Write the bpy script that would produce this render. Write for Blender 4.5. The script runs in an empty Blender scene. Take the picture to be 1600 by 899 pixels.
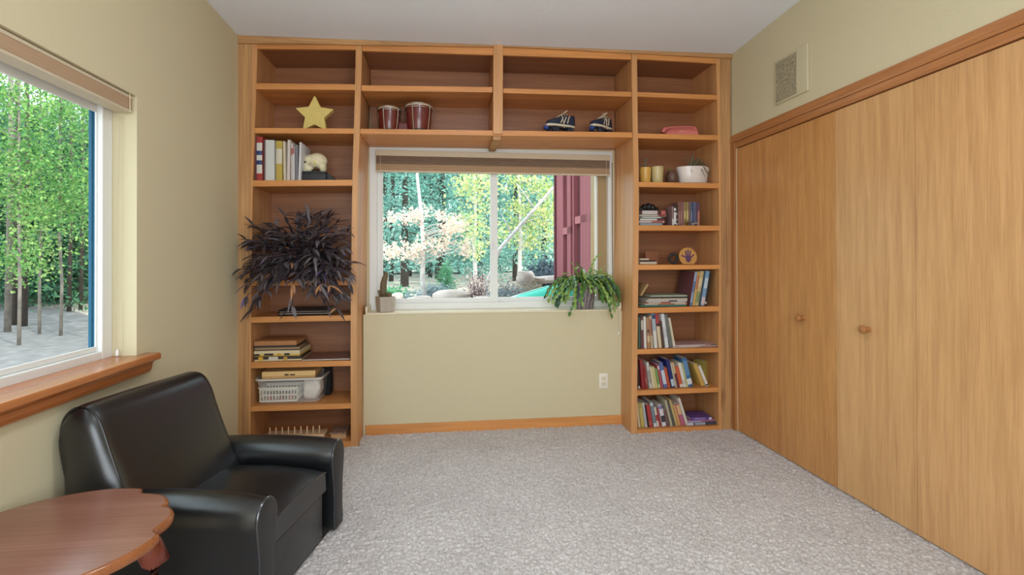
import bpy, math, random
import numpy as np
from mathutils import Vector, Matrix
R = math.radians
rnd = random.Random(7)
SC = bpy.context.scene
COL = SC.collection
pi = math.pi

# ------------------------------------------------------------------ camera
F, PX, PY = 805.944, 799.693, 402.119
YAW, PITCH, ROLL = 0.125674, 0.005868, -0.002632
CAM = np.array([1.353627, -3.575885, 1.244536])
def cam_rows():
    cy, sy, cp, sp = math.cos(YAW), math.sin(YAW), math.cos(PITCH), math.sin(PITCH)
    f = np.array([sy*cp, cy*cp, sp]); r = np.array([cy, -sy, 0.0]); u = np.cross(r, f)
    c, s = math.cos(ROLL), math.sin(ROLL)
    return np.array([r*c+u*s, u*c-r*s, f])
CM = cam_rows()
cam = bpy.data.cameras.new('camera'); cob = bpy.data.objects.new('camera', cam); COL.objects.link(cob)
m = Matrix.Identity(4)
for i in range(3):
    m[i][0], m[i][1], m[i][2] = CM[0][i], CM[1][i], -CM[2][i]
    m[i][3] = CAM[i]
cob.matrix_world = m
cam.sensor_fit = 'HORIZONTAL'; cam.sensor_width = 36.0; cam.lens = F/1600*36
cam.shift_x = (800-PX)/1600; cam.shift_y = (PY-449.5)/1600
cam.clip_start = 0.02; cam.clip_end = 300
SC.camera = cob

def at(ax, val, u, v):                       # photograph pixel -> point on a plane of the room
    d = CM.T @ np.array([(u-PX)/F, (PY-v)/F, 1.0])
    return CAM + (val-CAM[ax])/d[ax]*d

# ------------------------------------------------------------------ light
SC.view_settings.view_transform = 'Standard'
SC.view_settings.look = 'None'
SC.view_settings.gamma = 1.0
SC.view_settings.exposure = 0.0
SC.view_settings.use_curve_mapping = False
wd = bpy.data.worlds.new('sky'); SC.world = wd; wd.use_nodes = True
bg = wd.node_tree.nodes['Background']
bg.inputs[0].default_value = (0.83, 0.93, 1.0, 1); bg.inputs[1].default_value = 3.0
def light(name, kind, energy, color, loc, rot, **kw):
    l = bpy.data.lights.new(name, kind); l.energy = energy; l.color = color
    for k, v in kw.items(): setattr(l, k, v)
    o = bpy.data.objects.new(name, l); COL.objects.link(o); o.location = loc; o.rotation_euler = rot
    return o
SUN = light('sun', 'SUN', 3.4, (1.0, 0.93, 0.80), (0, 0, 10), (R(52), 0, R(48)), angle=R(1.5))
DAY = light('rear_daylight', 'AREA', 54, (0.86, 0.94, 1.0), (1.55, -4.62, 1.45), (R(-90), 0, R(180)), shape='RECTANGLE', size=2.3, size_y=1.7)
DAY.rotation_euler = (R(90), 0, 0)

# ------------------------------------------------------------------ helpers
MATS = {}
def nm(name):
    mt = bpy.data.materials.new(name); mt.use_nodes = True
    return mt, mt.node_tree, mt.node_tree.nodes['Principled BSDF']
def lin(c):
    return tuple((x/255/12.92 if x/255 <= 0.04045 else ((x/255+0.055)/1.055)**2.4) for x in c)
def mat(name, rgb, rough=0.6, metal=0.0, noise=0.0, nscale=20.0, bump=0.0, bscale=200.0, trans=0.0, coat=0.0, spec=0.5, emit=0.0, stretch=(1, 1, 1)):
    if name in MATS: return MATS[name]
    mt, nt, b = nm(name)
    c = lin(rgb)
    b.inputs['Base Color'].default_value = (*c, 1); b.inputs['Roughness'].default_value = rough
    b.inputs['Metallic'].default_value = metal; b.inputs['Specular IOR Level'].default_value = spec
    if trans: b.inputs['Transmission Weight'].default_value = trans
    if coat: b.inputs['Coat Weight'].default_value = coat; b.inputs['Coat Roughness'].default_value = 0.12
    if emit:
        b.inputs['Emission Color'].default_value = (*c, 1); b.inputs['Emission Strength'].default_value = emit
    tc = nt.nodes.new('ShaderNodeTexCoord'); mp = nt.nodes.new('ShaderNodeMapping')
    mp.inputs['Scale'].default_value = stretch
    nt.links.new(tc.outputs['Object'], mp.inputs[0])
    if noise:
        n = nt.nodes.new('ShaderNodeTexNoise'); n.inputs['Scale'].default_value = nscale; n.inputs['Detail'].default_value = 5
        nt.links.new(mp.outputs[0], n.inputs['Vector'])
        cr = nt.nodes.new('ShaderNodeValToRGB')
        cr.color_ramp.elements[0].position = 0.3; cr.color_ramp.elements[1].position = 0.7
        cr.color_ramp.elements[0].color = (*[max(0, x*(1-noise)) for x in c], 1)
        cr.color_ramp.elements[1].color = (*[min(1, x*(1+noise)) for x in c], 1)
        nt.links.new(n.outputs[0], cr.inputs[0]); nt.links.new(cr.outputs[0], b.inputs['Base Color'])
    if bump:
        n2 = nt.nodes.new('ShaderNodeTexNoise'); n2.inputs['Scale'].default_value = bscale; n2.inputs['Detail'].default_value = 3
        nt.links.new(mp.outputs[0], n2.inputs['Vector'])
        bp = nt.nodes.new('ShaderNodeBump'); bp.inputs['Strength'].default_value = bump; bp.inputs['Distance'].default_value = 0.004
        nt.links.new(n2.outputs[0], bp.inputs['Height']); nt.links.new(bp.outputs[0], b.inputs['Normal'])
    MATS[name] = mt
    return mt
def wood(name, rgb, axis=2, dark=0.55, scale=1.0, rough=0.42, knots=False, wave=0.0, contrast=1.0):
    """oak: fine pores and broad streaks running along one axis, optional cathedral figure"""
    if name in MATS: return MATS[name]
    mt, nt, b = nm(name); L = nt.links.new
    c = lin(rgb)
    tc = nt.nodes.new('ShaderNodeTexCoord')
    sc = [1, 1, 1]
    def noise(st, s, det=4, dist=0.0):
        mp = nt.nodes.new('ShaderNodeMapping'); v = [s]*3; v[axis] = s*st
        mp.inputs['Scale'].default_value = v; L(tc.outputs['Object'], mp.inputs[0])
        n = nt.nodes.new('ShaderNodeTexNoise'); n.inputs['Scale'].default_value = 1; n.inputs['Detail'].default_value = det
        n.inputs['Distortion'].default_value = dist
        L(mp.outputs[0], n.inputs['Vector']); return n
    broad = noise(0.06, 14*scale, 3, 0.4); fine = noise(0.02, 170*scale, 2)
    mx = nt.nodes.new('ShaderNodeMix'); mx.data_type = 'FLOAT'; mx.inputs[0].default_value = 0.45
    L(broad.outputs[0], mx.inputs[2]); L(fine.outputs[0], mx.inputs[3])
    src = mx.outputs[0]
    if wave:
        mp = nt.nodes.new('ShaderNodeMapping'); v = [26.0]*3; v[axis] = 2.2; mp.inputs['Scale'].default_value = v
        L(tc.outputs['Object'], mp.inputs[0])
        n = nt.nodes.new('ShaderNodeTexNoise'); n.inputs['Scale'].default_value = 0.35; n.inputs['Detail'].default_value = 4; n.inputs['Roughness'].default_value = 0.65
        L(mp.outputs[0], n.inputs['Vector'])
        sn = nt.nodes.new('ShaderNodeMath'); sn.operation = 'MULTIPLY'; sn.inputs[1].default_value = 60
        L(n.outputs[0], sn.inputs[0])
        si = nt.nodes.new('ShaderNodeMath'); si.operation = 'SINE'; L(sn.outputs[0], si.inputs[0])
        ms = nt.nodes.new('ShaderNodeMath'); ms.operation = 'MULTIPLY_ADD'; ms.inputs[1].default_value = wave; L(si.outputs[0], ms.inputs[0]); L(src, ms.inputs[2])
        src = ms.outputs[0]
    cr = nt.nodes.new('ShaderNodeValToRGB'); e = cr.color_ramp.elements
    e[0].position = 0.32; e[1].position = 0.66
    k = dark
    e[0].color = (c[0]*k, c[1]*k*0.9, c[2]*k*0.8, 1); e[1].color = (min(1, c[0]*1.12), min(1, c[1]*1.12), min(1, c[2]*1.1), 1)
    L(src, cr.inputs[0])
    out = cr.outputs[0]
    if knots:
        vo = nt.nodes.new('ShaderNodeTexNoise'); mp = nt.nodes.new('ShaderNodeMapping'); v = [9.0]*3; v[axis] = 2.5
        mp.inputs['Scale'].default_value = v; L(tc.outputs['Object'], mp.inputs[0]); L(mp.outputs[0], vo.inputs['Vector'])
        vo.inputs['Scale'].default_value = 1; vo.inputs['Detail'].default_value = 3
        c2 = nt.nodes.new('ShaderNodeValToRGB'); c2.color_ramp.elements[0].position = 0.60; c2.color_ramp.elements[1].position = 0.72
        L(vo.outputs[0], c2.inputs[0])
        m2 = nt.nodes.new('ShaderNodeMix'); m2.data_type = 'RGBA'; m2.inputs[7].default_value = (c[0]*0.5, c[1]*0.42, c[2]*0.38, 1)
        L(c2.outputs[0], m2.inputs[0]); L(out, m2.inputs[6]); out = m2.outputs[2]
    L(out, b.inputs['Base Color'])
    b.inputs['Roughness'].default_value = rough
    bp = nt.nodes.new('ShaderNodeBump'); bp.inputs['Strength'].default_value = 0.12; bp.inputs['Distance'].default_value = 0.001
    L(fine.outputs[0], bp.inputs['Height']); L(bp.outputs[0], b.inputs['Normal'])
    MATS[name] = mt
    return mt

class MB:
    def __init__(s): s.v = []; s.f = []; s.mi = []
    def add(s, vs, fs, mi=0):
        o = len(s.v); s.v.extend([tuple(map(float, p)) for p in vs])
        s.f.extend([tuple(o+i for i in f) for f in fs]); s.mi.extend([mi]*len(fs)); return s
    def box(s, a, b, mi=0):
        x0, y0, z0 = a; x1, y1, z1 = b
        return s.add([(x0,y0,z0),(x1,y0,z0),(x1,y1,z0),(x0,y1,z0),(x0,y0,z1),(x1,y0,z1),(x1,y1,z1),(x0,y1,z1)],
                     [(0,3,2,1),(4,5,6,7),(0,1,5,4),(1,2,6,5),(2,3,7,6),(3,0,4,7)], mi)
    def hexa(s, p8, mi=0):
        return s.add(p8, [(0,3,2,1),(4,5,6,7),(0,1,5,4),(1,2,6,5),(2,3,7,6),(3,0,4,7)], mi)
    def rbox(s, a, b, r, n=3, mi=0):
        """box with all edges rounded (superellipsoid-like lattice)"""
        x0, y0, z0 = a; x1, y1, z1 = b
        r = min(r, (x1-x0)/2.001, (y1-y0)/2.001, (z1-z0)/2.001)
        secs = []
        zs = [(z0+r-r*math.cos(t), r*math.sin(t)) for t in [i*pi/2/n for i in range(n+1)]] + [(z1-r+r*math.sin(t), r*math.cos(t)) for t in [i*pi/2/n for i in range(n+1)]]
        for z, e in zs:
            pts = []
            for cx, cy, t0 in ((x1-r, y1-r, 0), (x0+r, y1-r, 90), (x0+r, y0+r, 180), (x1-r, y0+r, 270)):
                for i in range(n+1):
                    t = R(t0+90*i/n); pts.append((cx+max(e, 1e-5)*math.cos(t), cy+max(e, 1e-5)*math.sin(t), z))
            secs.append(pts)
        return s.loft(secs, True, True, mi)
    def loft(s, secs, closed=True, caps=True, mi=0):
        n = len(secs[0]); o = len(s.v)
        for q in secs: s.v.extend([tuple(map(float, p)) for p in q])
        k = n if closed else n-1
        for a in range(len(secs)-1):
            for i in range(k):
                j = (i+1) % n
                s.f.append((o+a*n+i, o+a*n+j, o+(a+1)*n+j, o+(a+1)*n+i)); s.mi.append(mi)
        if caps and closed:
            s.f.append(tuple(o+i for i in range(n))[::-1]); s.mi.append(mi)
            s.f.append(tuple(o+(len(secs)-1)*n+i for i in range(n))); s.mi.append(mi)
        return s
    def prism(s, poly, ax, a, b, mi=0):
        """poly = 2D outline; extruded along ax from a to b"""
        def p(u, v, w):
            return [(w, u, v), (u, w, v), (u, v, w)][ax]
        return s.loft([[p(u, v, a) for u, v in poly], [p(u, v, b) for u, v in poly]], True, True, mi)
    def lathe(s, prof, c=(0, 0, 0), n=24, mi=0, sx=1, sy=1, caps=True):
        secs = [[(c[0]+r*math.cos(2*pi*i/n)*sx, c[1]+r*math.sin(2*pi*i/n)*sy, c[2]+z) for i in range(n)] for r, z in prof]
        return s.loft(secs, True, caps, mi)
    def tube(s, pts, r, n=8, mi=0, caps=True):
        pts = [Vector(p) for p in pts]; rs = r if isinstance(r, (list, tuple)) else [r]*len(pts)
        secs = []; up = None
        for i, p in enumerate(pts):
            t = (pts[min(i+1, len(pts)-1)]-pts[max(i-1, 0)])
            t = t.normalized() if t.length > 1e-9 else Vector((0, 0, 1))
            if up is None: up = Vector((0, 0, 1)) if abs(t.z) < 0.9 else Vector((1, 0, 0))
            a = t.cross(up)
            if a.length < 1e-6: a = t.cross(Vector((1, 0.3, 0.2)))
            a.normalize(); b = t.cross(a); up = -b if False else up
            secs.append([p+(a*math.cos(2*pi*k/n)+b*math.sin(2*pi*k/n))*rs[i] for k in range(n)])
        return s.loft(secs, True, caps, mi)
    def ball(s, c, r, n=12, mi=0, sc=(1, 1, 1)):
        prof = []
        m_ = max(4, n//2)
        secs = []
        for i in range(m_+1):
            t = -pi/2+pi*i/m_; rr = max(1e-4, math.cos(t))*r
            secs.append([(c[0]+rr*math.cos(2*pi*k/n)*sc[0], c[1]+rr*math.sin(2*pi*k/n)*sc[1], c[2]+r*math.sin(t)*sc[2]) for k in range(n)])
        return s.loft(secs, True, True, mi)
    def move(s, M_, start=0):
        for i in range(start, len(s.v)): s.v[i] = tuple(M_ @ Vector(s.v[i]))
        return s

def wloc(o):
    p = Vector((0, 0, 0))
    while o is not None: p = p+o.location; o = o.parent
    return p
def tag(o, label=None, cat=None, group=None, kind=None):
    if label: o['label'] = label
    if cat: o['category'] = cat
    if group: o['group'] = group
    if kind: o['kind'] = kind
    return o
def build(name, mb, mats, parent=None, loc=None, local=False, smooth=False, bevel=0.0, sub=0, label=None, angle=40):
    """link the collected shape as one mesh object. World coordinates unless local."""
    me = bpy.data.meshes.new(name)
    if parent is not None and not local:
        off = wloc(parent); vs = [(p[0]-off.x, p[1]-off.y, p[2]-off.z) for p in mb.v]
    elif loc is not None and not local:
        vs = [(p[0]-loc[0], p[1]-loc[1], p[2]-loc[2]) for p in mb.v]
    else: vs = mb.v
    me.from_pydata(vs, [], mb.f)
    mats = mats if isinstance(mats, (list, tuple)) else [mats]
    for m_ in mats: me.materials.append(m_)
    if len(mats) > 1: me.polygons.foreach_set('material_index', mb.mi)
    me.validate(); me.update()
    o = bpy.data.objects.new(name, me); COL.objects.link(o)
    if loc is not None: o.location = loc
    if parent is not None: o.parent = parent
    if smooth or bevel or sub: fixn(me)
    if smooth:
        me.polygons.foreach_set('use_smooth', [True]*len(me.polygons))
        if angle < 180:
            mo = o.modifiers.new('s', 'EDGE_SPLIT'); mo.split_angle = R(angle)
    if bevel:
        mo = o.modifiers.new('b', 'BEVEL'); mo.width = bevel; mo.segments = 2; mo.limit_method = 'ANGLE'; mo.angle_limit = R(40)
    if sub:
        mo = o.modifiers.new('u', 'SUBSURF'); mo.levels = sub; mo.render_levels = sub
        me.polygons.foreach_set('use_smooth', [True]*len(me.polygons))
    if label: o['label'] = label
    return o
import bmesh
def fixn(me):
    b = bmesh.new(); b.from_mesh(me); bmesh.ops.recalc_face_normals(b, faces=b.faces); b.to_mesh(me); b.free()
def thing(name, label, cat, loc=(0, 0, 0), rz=0.0, group=None, kind=None):
    o = bpy.data.objects.new(name, None); COL.objects.link(o); o.location = loc; o.rotation_euler = (0, 0, rz)
    o.empty_display_size = 0.1
    return tag(o, label, cat, group, kind)
def interp(tab, v):
    tab = sorted(tab)
    if v <= tab[0][0]: a, b = tab[0], tab[1]
    elif v >= tab[-1][0]: a, b = tab[-2], tab[-1]
    else:
        for i in range(len(tab)-1):
            if tab[i][0] <= v <= tab[i+1][0]: a, b = tab[i], tab[i+1]; break
    return a[1]+(b[1]-a[1])*(v-a[0])/(b[0]-a[0])

# ------------------------------------------------------------------ materials
PAINT = mat('cream_wall_paint', (208, 196, 162), 0.85, bump=0.25, bscale=140)
CEILM = mat('white_ceiling_paint', (240, 245, 255), 0.9, bump=0.3, bscale=60)
WHITE = mat('white_vinyl', (228, 228, 224), 0.4)
CREAM = mat('cream_gloss_paint', (226, 214, 184), 0.5)
OAK = {a: wood('honey_oak_%s' % 'xyz'[a], (212, 146, 84), a, dark=0.74) for a in range(3)}
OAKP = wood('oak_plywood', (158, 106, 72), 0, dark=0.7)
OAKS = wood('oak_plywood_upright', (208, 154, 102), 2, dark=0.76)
RAW = {a: wood('raw_oak_%s' % 'xyz'[a], (198, 150, 100), a, dark=0.5, knots=True, rough=0.6) for a in (0, 2)}
DOORM = [wood('oak_door_veneer_%d' % i, c, 2, dark=0.80, wave=w, rough=0.33, scale=1.9) for i, (c, w) in enumerate([((200, 144, 88), 0.05), ((199, 146, 90), 0.04), ((210, 165, 115), 0.015), ((209, 163, 113), 0.02)])]
TRIMW = wood('oak_trim', (184, 124, 76), 1, dark=0.7, rough=0.35)
SILLW = wood('oak_sill', (176, 108, 60), 1, dark=0.72, rough=0.22)

# ------------------------------------------------------------------ the room
W = 3.448
NEAR = -4.45
def carpet():
    mt, nt, b = nm('beige_loop_carpet'); L = nt.links.new
    tc = nt.nodes.new('ShaderNodeTexCoord')
    vo = nt.nodes.new('ShaderNodeTexVoronoi'); vo.inputs['Scale'].default_value = 130; vo.inputs['Randomness'].default_value = 1
    no = nt.nodes.new('ShaderNodeTexNoise'); no.inputs['Scale'].default_value = 55; no.inputs['Detail'].default_value = 3
    n3 = nt.nodes.new('ShaderNodeTexNoise'); n3.inputs['Scale'].default_value = 3; n3.inputs['Detail'].default_value = 3
    for n in (vo, no, n3): L(tc.outputs['Object'], n.inputs['Vector'])
    cr = nt.nodes.new('ShaderNodeValToRGB'); e = cr.color_ramp.elements
    e[0].position = 0.0; e[0].color = (*lin((176, 167, 163)), 1); e[1].position = 1; e[1].color = (*lin((226, 220, 218)), 1)
    L(vo.outputs['Color'], cr.inputs[0])
    mx = nt.nodes.new('ShaderNodeMix'); mx.data_type = 'RGBA'; mx.blend_type = 'MULTIPLY'; mx.inputs[0].default_value = 0.22
    L(cr.outputs[0], mx.inputs[6]); L(n3.outputs[0], mx.inputs[7])
    L(mx.outputs[2], b.inputs['Base Color']); b.inputs['Roughness'].default_value = 1.0; b.inputs['Specular IOR Level'].default_value = 0.1
    b.inputs['Sheen Weight'].default_value = 0.15
    return mt
CARPET = carpet()
# looped pile: a fine height field over the floor the room shows
def floor_mesh():
    x0, x1, y0, y1 = -0.02, W+0.02, -2.75, 0.24
    st = 0.0043
    nx, ny = int((x1-x0)/st)+1, int((y1-y0)/st)+1
    xs = np.linspace(x0, x1, nx); ys = np.linspace(y0, y1, ny)
    X, Y = np.meshgrid(xs, ys)
    rs = np.random.RandomState(3)
    def vnoise(sx, seed):
        r = np.random.RandomState(seed)
        gx, gy = int((x1-x0)/sx)+3, int((y1-y0)/sx)+3
        g = r.rand(gy, gx)
        u = (X-x0)/sx; v = (Y-y0)/sx
        iu, iv = u.astype(int), v.astype(int); fu, fv = u-iu, v-iv
        fu = fu*fu*(3-2*fu); fv = fv*fv*(3-2*fv)
        return (g[iv, iu]*(1-fu)+g[iv, iu+1]*fu)*(1-fv)+(g[iv+1, iu]*(1-fu)+g[iv+1, iu+1]*fu)*fv
    h = 0.60*vnoise(0.0105, 1)+0.35*vnoise(0.0075, 2)+0.18*vnoise(0.03, 5)
    h = np.clip((h-0.33)/0.42, 0, 1)
    Z = (h-1.0)*0.008
    Xj = X+(rs.rand(ny, nx)-0.5)*st*0.5; Yj = Y+(rs.rand(ny, nx)-0.5)*st*0.5
    co = np.stack([Xj, Yj, Z], -1).reshape(-1, 3)
    idx = np.arange(nx*ny).reshape(ny, nx)
    q = np.stack([idx[:-1, :-1], idx[:-1, 1:], idx[1:, 1:], idx[1:, :-1]], -1).reshape(-1, 4)
    extra = [(-0.02, NEAR, -0.002), (W+0.02, NEAR, -0.002), (W+0.02, y0, -0.002), (-0.02, y0, -0.002)]
    n0 = len(co); co = np.vstack([co, extra]); q = np.vstack([q, [[n0, n0+1, n0+2, n0+3]]])
    me = bpy.data.meshes.new('floor')
    me.vertices.add(len(co)); me.vertices.foreach_set('co', co.astype(np.float32).ravel())
    me.loops.add(q.size); me.loops.foreach_set('vertex_index', q.astype(np.int32).ravel())
    me.polygons.add(len(q)); me.polygons.foreach_set('loop_start', np.arange(0, q.size, 4, dtype=np.int32))
    me.update(); me.validate()
    me.polygons.foreach_set('use_smooth', [True]*len(me.polygons))
    me.materials.append(CARPET)
    o = bpy.data.objects.new('floor', me); COL.objects.link(o)
    tag(o, 'beige looped pile carpet covering the whole floor', 'floor', kind='structure')
floor_mesh()

def struct(name, mb, m_, label, cat, **kw):
    return tag(build(name, mb, m_, **kw), label, cat, kind='structure')
# ceiling: slightly out of level
def zc(x, y):
    zl = 2.7215-0.018*min(1.0, max(0.0, -y/0.46))*0-0.0; zl = 2.7215+(-y)*0.017
    zr = 2.7635+(-y)*0.038
    return zl+(zr-zl)*x/W
cb = MB(); cs = []
for y in (0.6, 0.0, -0.8, NEAR-0.15):
    cs.append([(x, y, zc(x, min(y, 0.0)) if y > -0.9 else zc(x, -0.8)) for x in (-0.15, W/2, W+0.15)])
lo = [p for p in cs]
for a in range(3):
    for i in range(2):
        q = [cs[a][i], cs[a][i+1], cs[a+1][i+1], cs[a+1][i]]
        cb.hexa(q+[(p[0], p[1], p[2]+0.12) for p in q])
struct('ceiling', cb, CEILM, 'white textured flat ceiling over the room', 'ceiling')
# left wall with window opening
LWZ0, LWZ1, LWY0, LWY1 = 0.79, 1.972, -2.62, -1.116
wl = MB()
T = 0.17
wl.box((-T, LWY1, -0.05), (0, 0.6, 2.9)); wl.box((-T, NEAR, -0.05), (0, LWY0, 2.9))
wl.box((-T, LWY0, -0.05), (0, LWY1, LWZ0)); wl.box((-T, LWY0, LWZ1), (0, LWY1, 2.9))
struct('wall_left', wl, PAINT, 'cream painted wall around the tall side window', 'wall')
# back wall: window plane at y = .42, furred-out lower part under the sill
YB, YL = 0.42, 0.225
def bx(u): return at(1, YB, u, 350)[0]
wx0, wx1 = 0.776, 2.672
WZ0, WZ1 = 0.869, 2.113
wb = MB()
wb.box((-0.1, YB, -0.05), (wx0, 0.6, 2.9)); wb.box((wx1, YB, -0.05), (W+0.1, 0.6, 2.9))
wb.box((wx0, YB, WZ1), (wx1, 0.6, 2.9)); wb.box((wx0-0.016, YL, -0.05), (wx1+0.008, 0.6, WZ0-0.012))
struct('wall_back', wb, PAINT, 'cream painted back wall with the low panel under the window', 'wall')
# right wall over the closet
wr = MB()
CY0, CY1 = -0.055, -0.055-4*0.4803
wr.box((W, NEAR, 2.10), (W+0.12, 0.6, 2.95)); wr.box((W, CY0-0.0, -0.05), (W+0.12, 0.6, 2.10)); wr.box((W, NEAR, -0.05), (W+0.12, CY1-0.02, 2.10))
wr.box((W+0.06, CY1-0.02, -0.05), (W+0.12, CY0, 2.10))
struct('wall_right', wr, PAINT, 'cream painted wall above the closet doors', 'wall')
# wall behind the camera with a wide opening to the daylight
we = MB()
we.box((-0.24, NEAR-0.12, -0.05), (0.4, NEAR, 2.95)); we.box((2.7, NEAR-0.12, -0.05), (W+0.12, NEAR, 2.95))
we.box((0.4, NEAR-0.12, 2.3), (2.7, NEAR, 2.95)); we.box((0.4, NEAR-0.12, -0.05), (2.7, NEAR, 0.6))
struct('wall_front', we, PAINT, 'cream painted wall behind the viewer with a wide opening', 'wall')
# baseboard under the window
bz = [at(1, YL, 572, 666.0)[2], at(1, YL, 966, 652.0)[2]]
bb = MB(); bb.hexa([(wx0, YL-0.012, -0.012), (wx1, YL-0.012, -0.012), (wx1, YL, -0.012), (wx0, YL, -0.012), (wx0, YL-0.012, 0.066), (wx1, YL-0.012, 0.066), (wx1, YL, 0.066), (wx0, YL, 0.066)])
struct('baseboard_back', bb, OAK[0], 'low oak baseboard under the window wall', 'baseboard', bevel=0.003)
# painted sill board over the low wall, with little end blocks
sb = MB(); sb.box((wx0, YL-0.006, WZ0-0.014), (wx1, YB+0.06, WZ0))
struct('trim_1', sb, CREAM, 'cream painted ledge under the window behind the plants', 'window ledge', bevel=0.003)
se = MB(); se.box((wx1-0.03, YL-0.012, WZ0), (wx1, YB, WZ0+0.05))
struct('trim_2', se, CREAM, 'small cream end block on the ledge beside the cactus with hanging stems', 'trim', bevel=0.003)
se = MB(); se.box((wx0, YL-0.012, WZ0), (wx0+0.014, YB, WZ0+0.045))
struct('trim_3', se, CREAM, 'small cream end block on the ledge beside the square pot', 'trim', bevel=0.003)

# centre window (slider)
GLASS, gnt, gb = nm('clear_glass')
gb.inputs['Base Color'].default_value = (0.93, 1.0, 0.99, 1); gb.inputs['Roughness'].default_value = 0.0
gb.inputs['Transmission Weight'].default_value = 1.0; gb.inputs['IOR'].default_value = 1.02
GLASS.use_nodes = True
_tr = gnt.nodes.new('ShaderNodeBsdfTransparent'); _tr.inputs[0].default_value = (0.93, 1.0, 0.99, 1)
_gl = gnt.nodes.new('ShaderNodeBsdfGlossy'); _gl.inputs['Roughness'].default_value = 0.02
_fr = gnt.nodes.new('ShaderNodeFresnel'); _fr.inputs[0].default_value = 1.12
_mx = gnt.nodes.new('ShaderNodeMixShader')
gnt.links.new(_fr.outputs[0], _mx.inputs[0]); gnt.links.new(_tr.outputs[0], _mx.inputs[1]); gnt.links.new(_gl.outputs[0], _mx.inputs[2])
gnt.links.new(_mx.outputs[0], gnt.nodes['Material Output'].inputs[0])
gx0, gx1 = bx(597.5), bx(934); gz0 = at(1, YB, 700, 466.5)[2]; mx0, mx1 = bx(767), bx(778)
fz1 = WZ1
w2 = thing('window_2', 'white sliding window in the back wall between the bookcases', 'window', (wx0, YB, WZ0), kind='structure')
fb = MB()
ya, yb = YB-0.002, YB+0.10
fb.box((wx0, ya, WZ0), (wx0+0.055, yb, fz1)); fb.box((wx1-0.032, ya, WZ0), (wx1, yb, fz1))
fb.box((wx0+0.055, ya, WZ0), (wx1-0.032, yb, WZ0+0.05)); fb.box((wx0+0.055, ya, fz1-0.06), (wx1-0.032, yb, fz1))
build('window_frame', fb, WHITE, w2, bevel=0.003)
for i, (a, b_, y) in enumerate(((wx0+0.055, mx1, YB+0.02), (mx0, wx1-0.032, YB+0.055))):
    s = MB(); t = (gx0-(wx0+0.055)) if i == 0 else 0.05
    l0 = a; l1 = gx0 if i == 0 else mx1
    r0 = mx0 if i == 0 else gx1; r1 = b_
    s.box((l0, y, WZ0+0.05), (l1, y+0.03, fz1-0.06)); s.box((r0, y, WZ0+0.05), (r1 if i == 0 else r0+0.016, y+0.03, fz1-0.06))
    s.box((l1, y, WZ0+0.05), (r0, y+0.03, gz0)); s.box((l1, y, fz1-0.11), (r0, y+0.03, fz1-0.06))
    so = build('sash', s, WHITE, w2, bevel=0.002)
    if i == 1:
        q = MB(); q.box((r0+0.0165, y, WZ0+0.05), (r1, y+0.03, fz1-0.06)); build('sash_stile', q, mat('tan_stile', (168, 138, 96), 0.6), so, label='tan upright stile of the sliding sash')
    g = MB(); g.add([(l1, y+0.015, gz0), (r0, y+0.015, gz0), (r0, y+0.015, fz1-0.11), (l1, y+0.015, fz1-0.11)], [(0, 1, 2, 3)])
    build('glass_pane', g, GLASS, so)
lt = MB(); lt.rbox((mx0-0.004, YB+0.006, 1.33), (mx0+0.022, YB+0.02, 1.39), 0.005)
build('latch', lt, WHITE, w2, smooth=True)
# tan jamb board outside the sliding sash
jb = MB(); jb.box((gx1+0.01, YB+0.105, WZ0), (wx1+0.03, YB+0.24, fz1))
struct('trim_4', jb, wood('weathered_jamb', (176, 142, 96), 2), 'tan wooden outer jamb seen through the sliding window', 'trim')

# left window (x = 0 wall)
XF = -0.098
w1 = thing('window_1', 'white framed side window above the oak sill', 'window', (XF, LWY1, LWZ0+0.03), kind='structure')
fb = MB()
zb0, zt0 = 0.80, LWZ1
fr1 = at(0, XF, 160, 400)[1]
fb.box((XF-0.028, fr1, zb0), (XF, LWY1, zt0)); fb.box((XF-0.12, LWY0, zb0), (XF, LWY0+0.06, zt0))
fb.box((XF-0.12, LWY0+0.06, zb0), (XF, fr1, 0.862)); fb.box((XF-0.12, LWY0+0.06, zt0-0.055), (XF, fr1, zt0))
build('window_frame', fb, WHITE, w1, bevel=0.004)
s = MB(); xs_ = XF-0.02
sr = at(0, xs_, 150.5, 400)[1]
s.box((xs_-0.008, sr, 0.862), (xs_, fr1, zt0-0.055)); s.box((xs_-0.008, LWY0+0.06, 0.862), (xs_, LWY0+0.10, zt0-0.055))
szb = at(0, xs_, 75, 560)[2]
s.box((xs_-0.008, LWY0+0.10, 0.862), (xs_, sr, szb)); s.box((xs_-0.008, LWY0+0.10, zt0-0.095), (xs_, sr, zt0-0.055))
so = build('sash', s, WHITE, w1, bevel=0.003)
g = MB(); g.add([(xs_-0.004, LWY0+0.10, szb), (xs_-0.004, sr, szb), (xs_-0.004, sr, zt0-0.095), (xs_-0.004, LWY0+0.10, zt0-0.095)], [(0, 1, 2, 3)])
build('glass_pane', g, GLASS, so)
# blue-green outer casing board beside the glass, outdoors
TEAL = mat('blue_green_exterior_paint', (18, 92, 122), 0.6)
tb = MB()
tb.box((-0.164, sr+0.022, szb-0.02), (-0.127, LWY1, 1.96)); tb.box((-0.160, sr+0.016, szb-0.01), (-0.146, sr+0.022, 1.95))
struct('trim_5', tb, TEAL, 'dark blue-green outer casing board beside the side window glass', 'trim', bevel=0.003)
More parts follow.
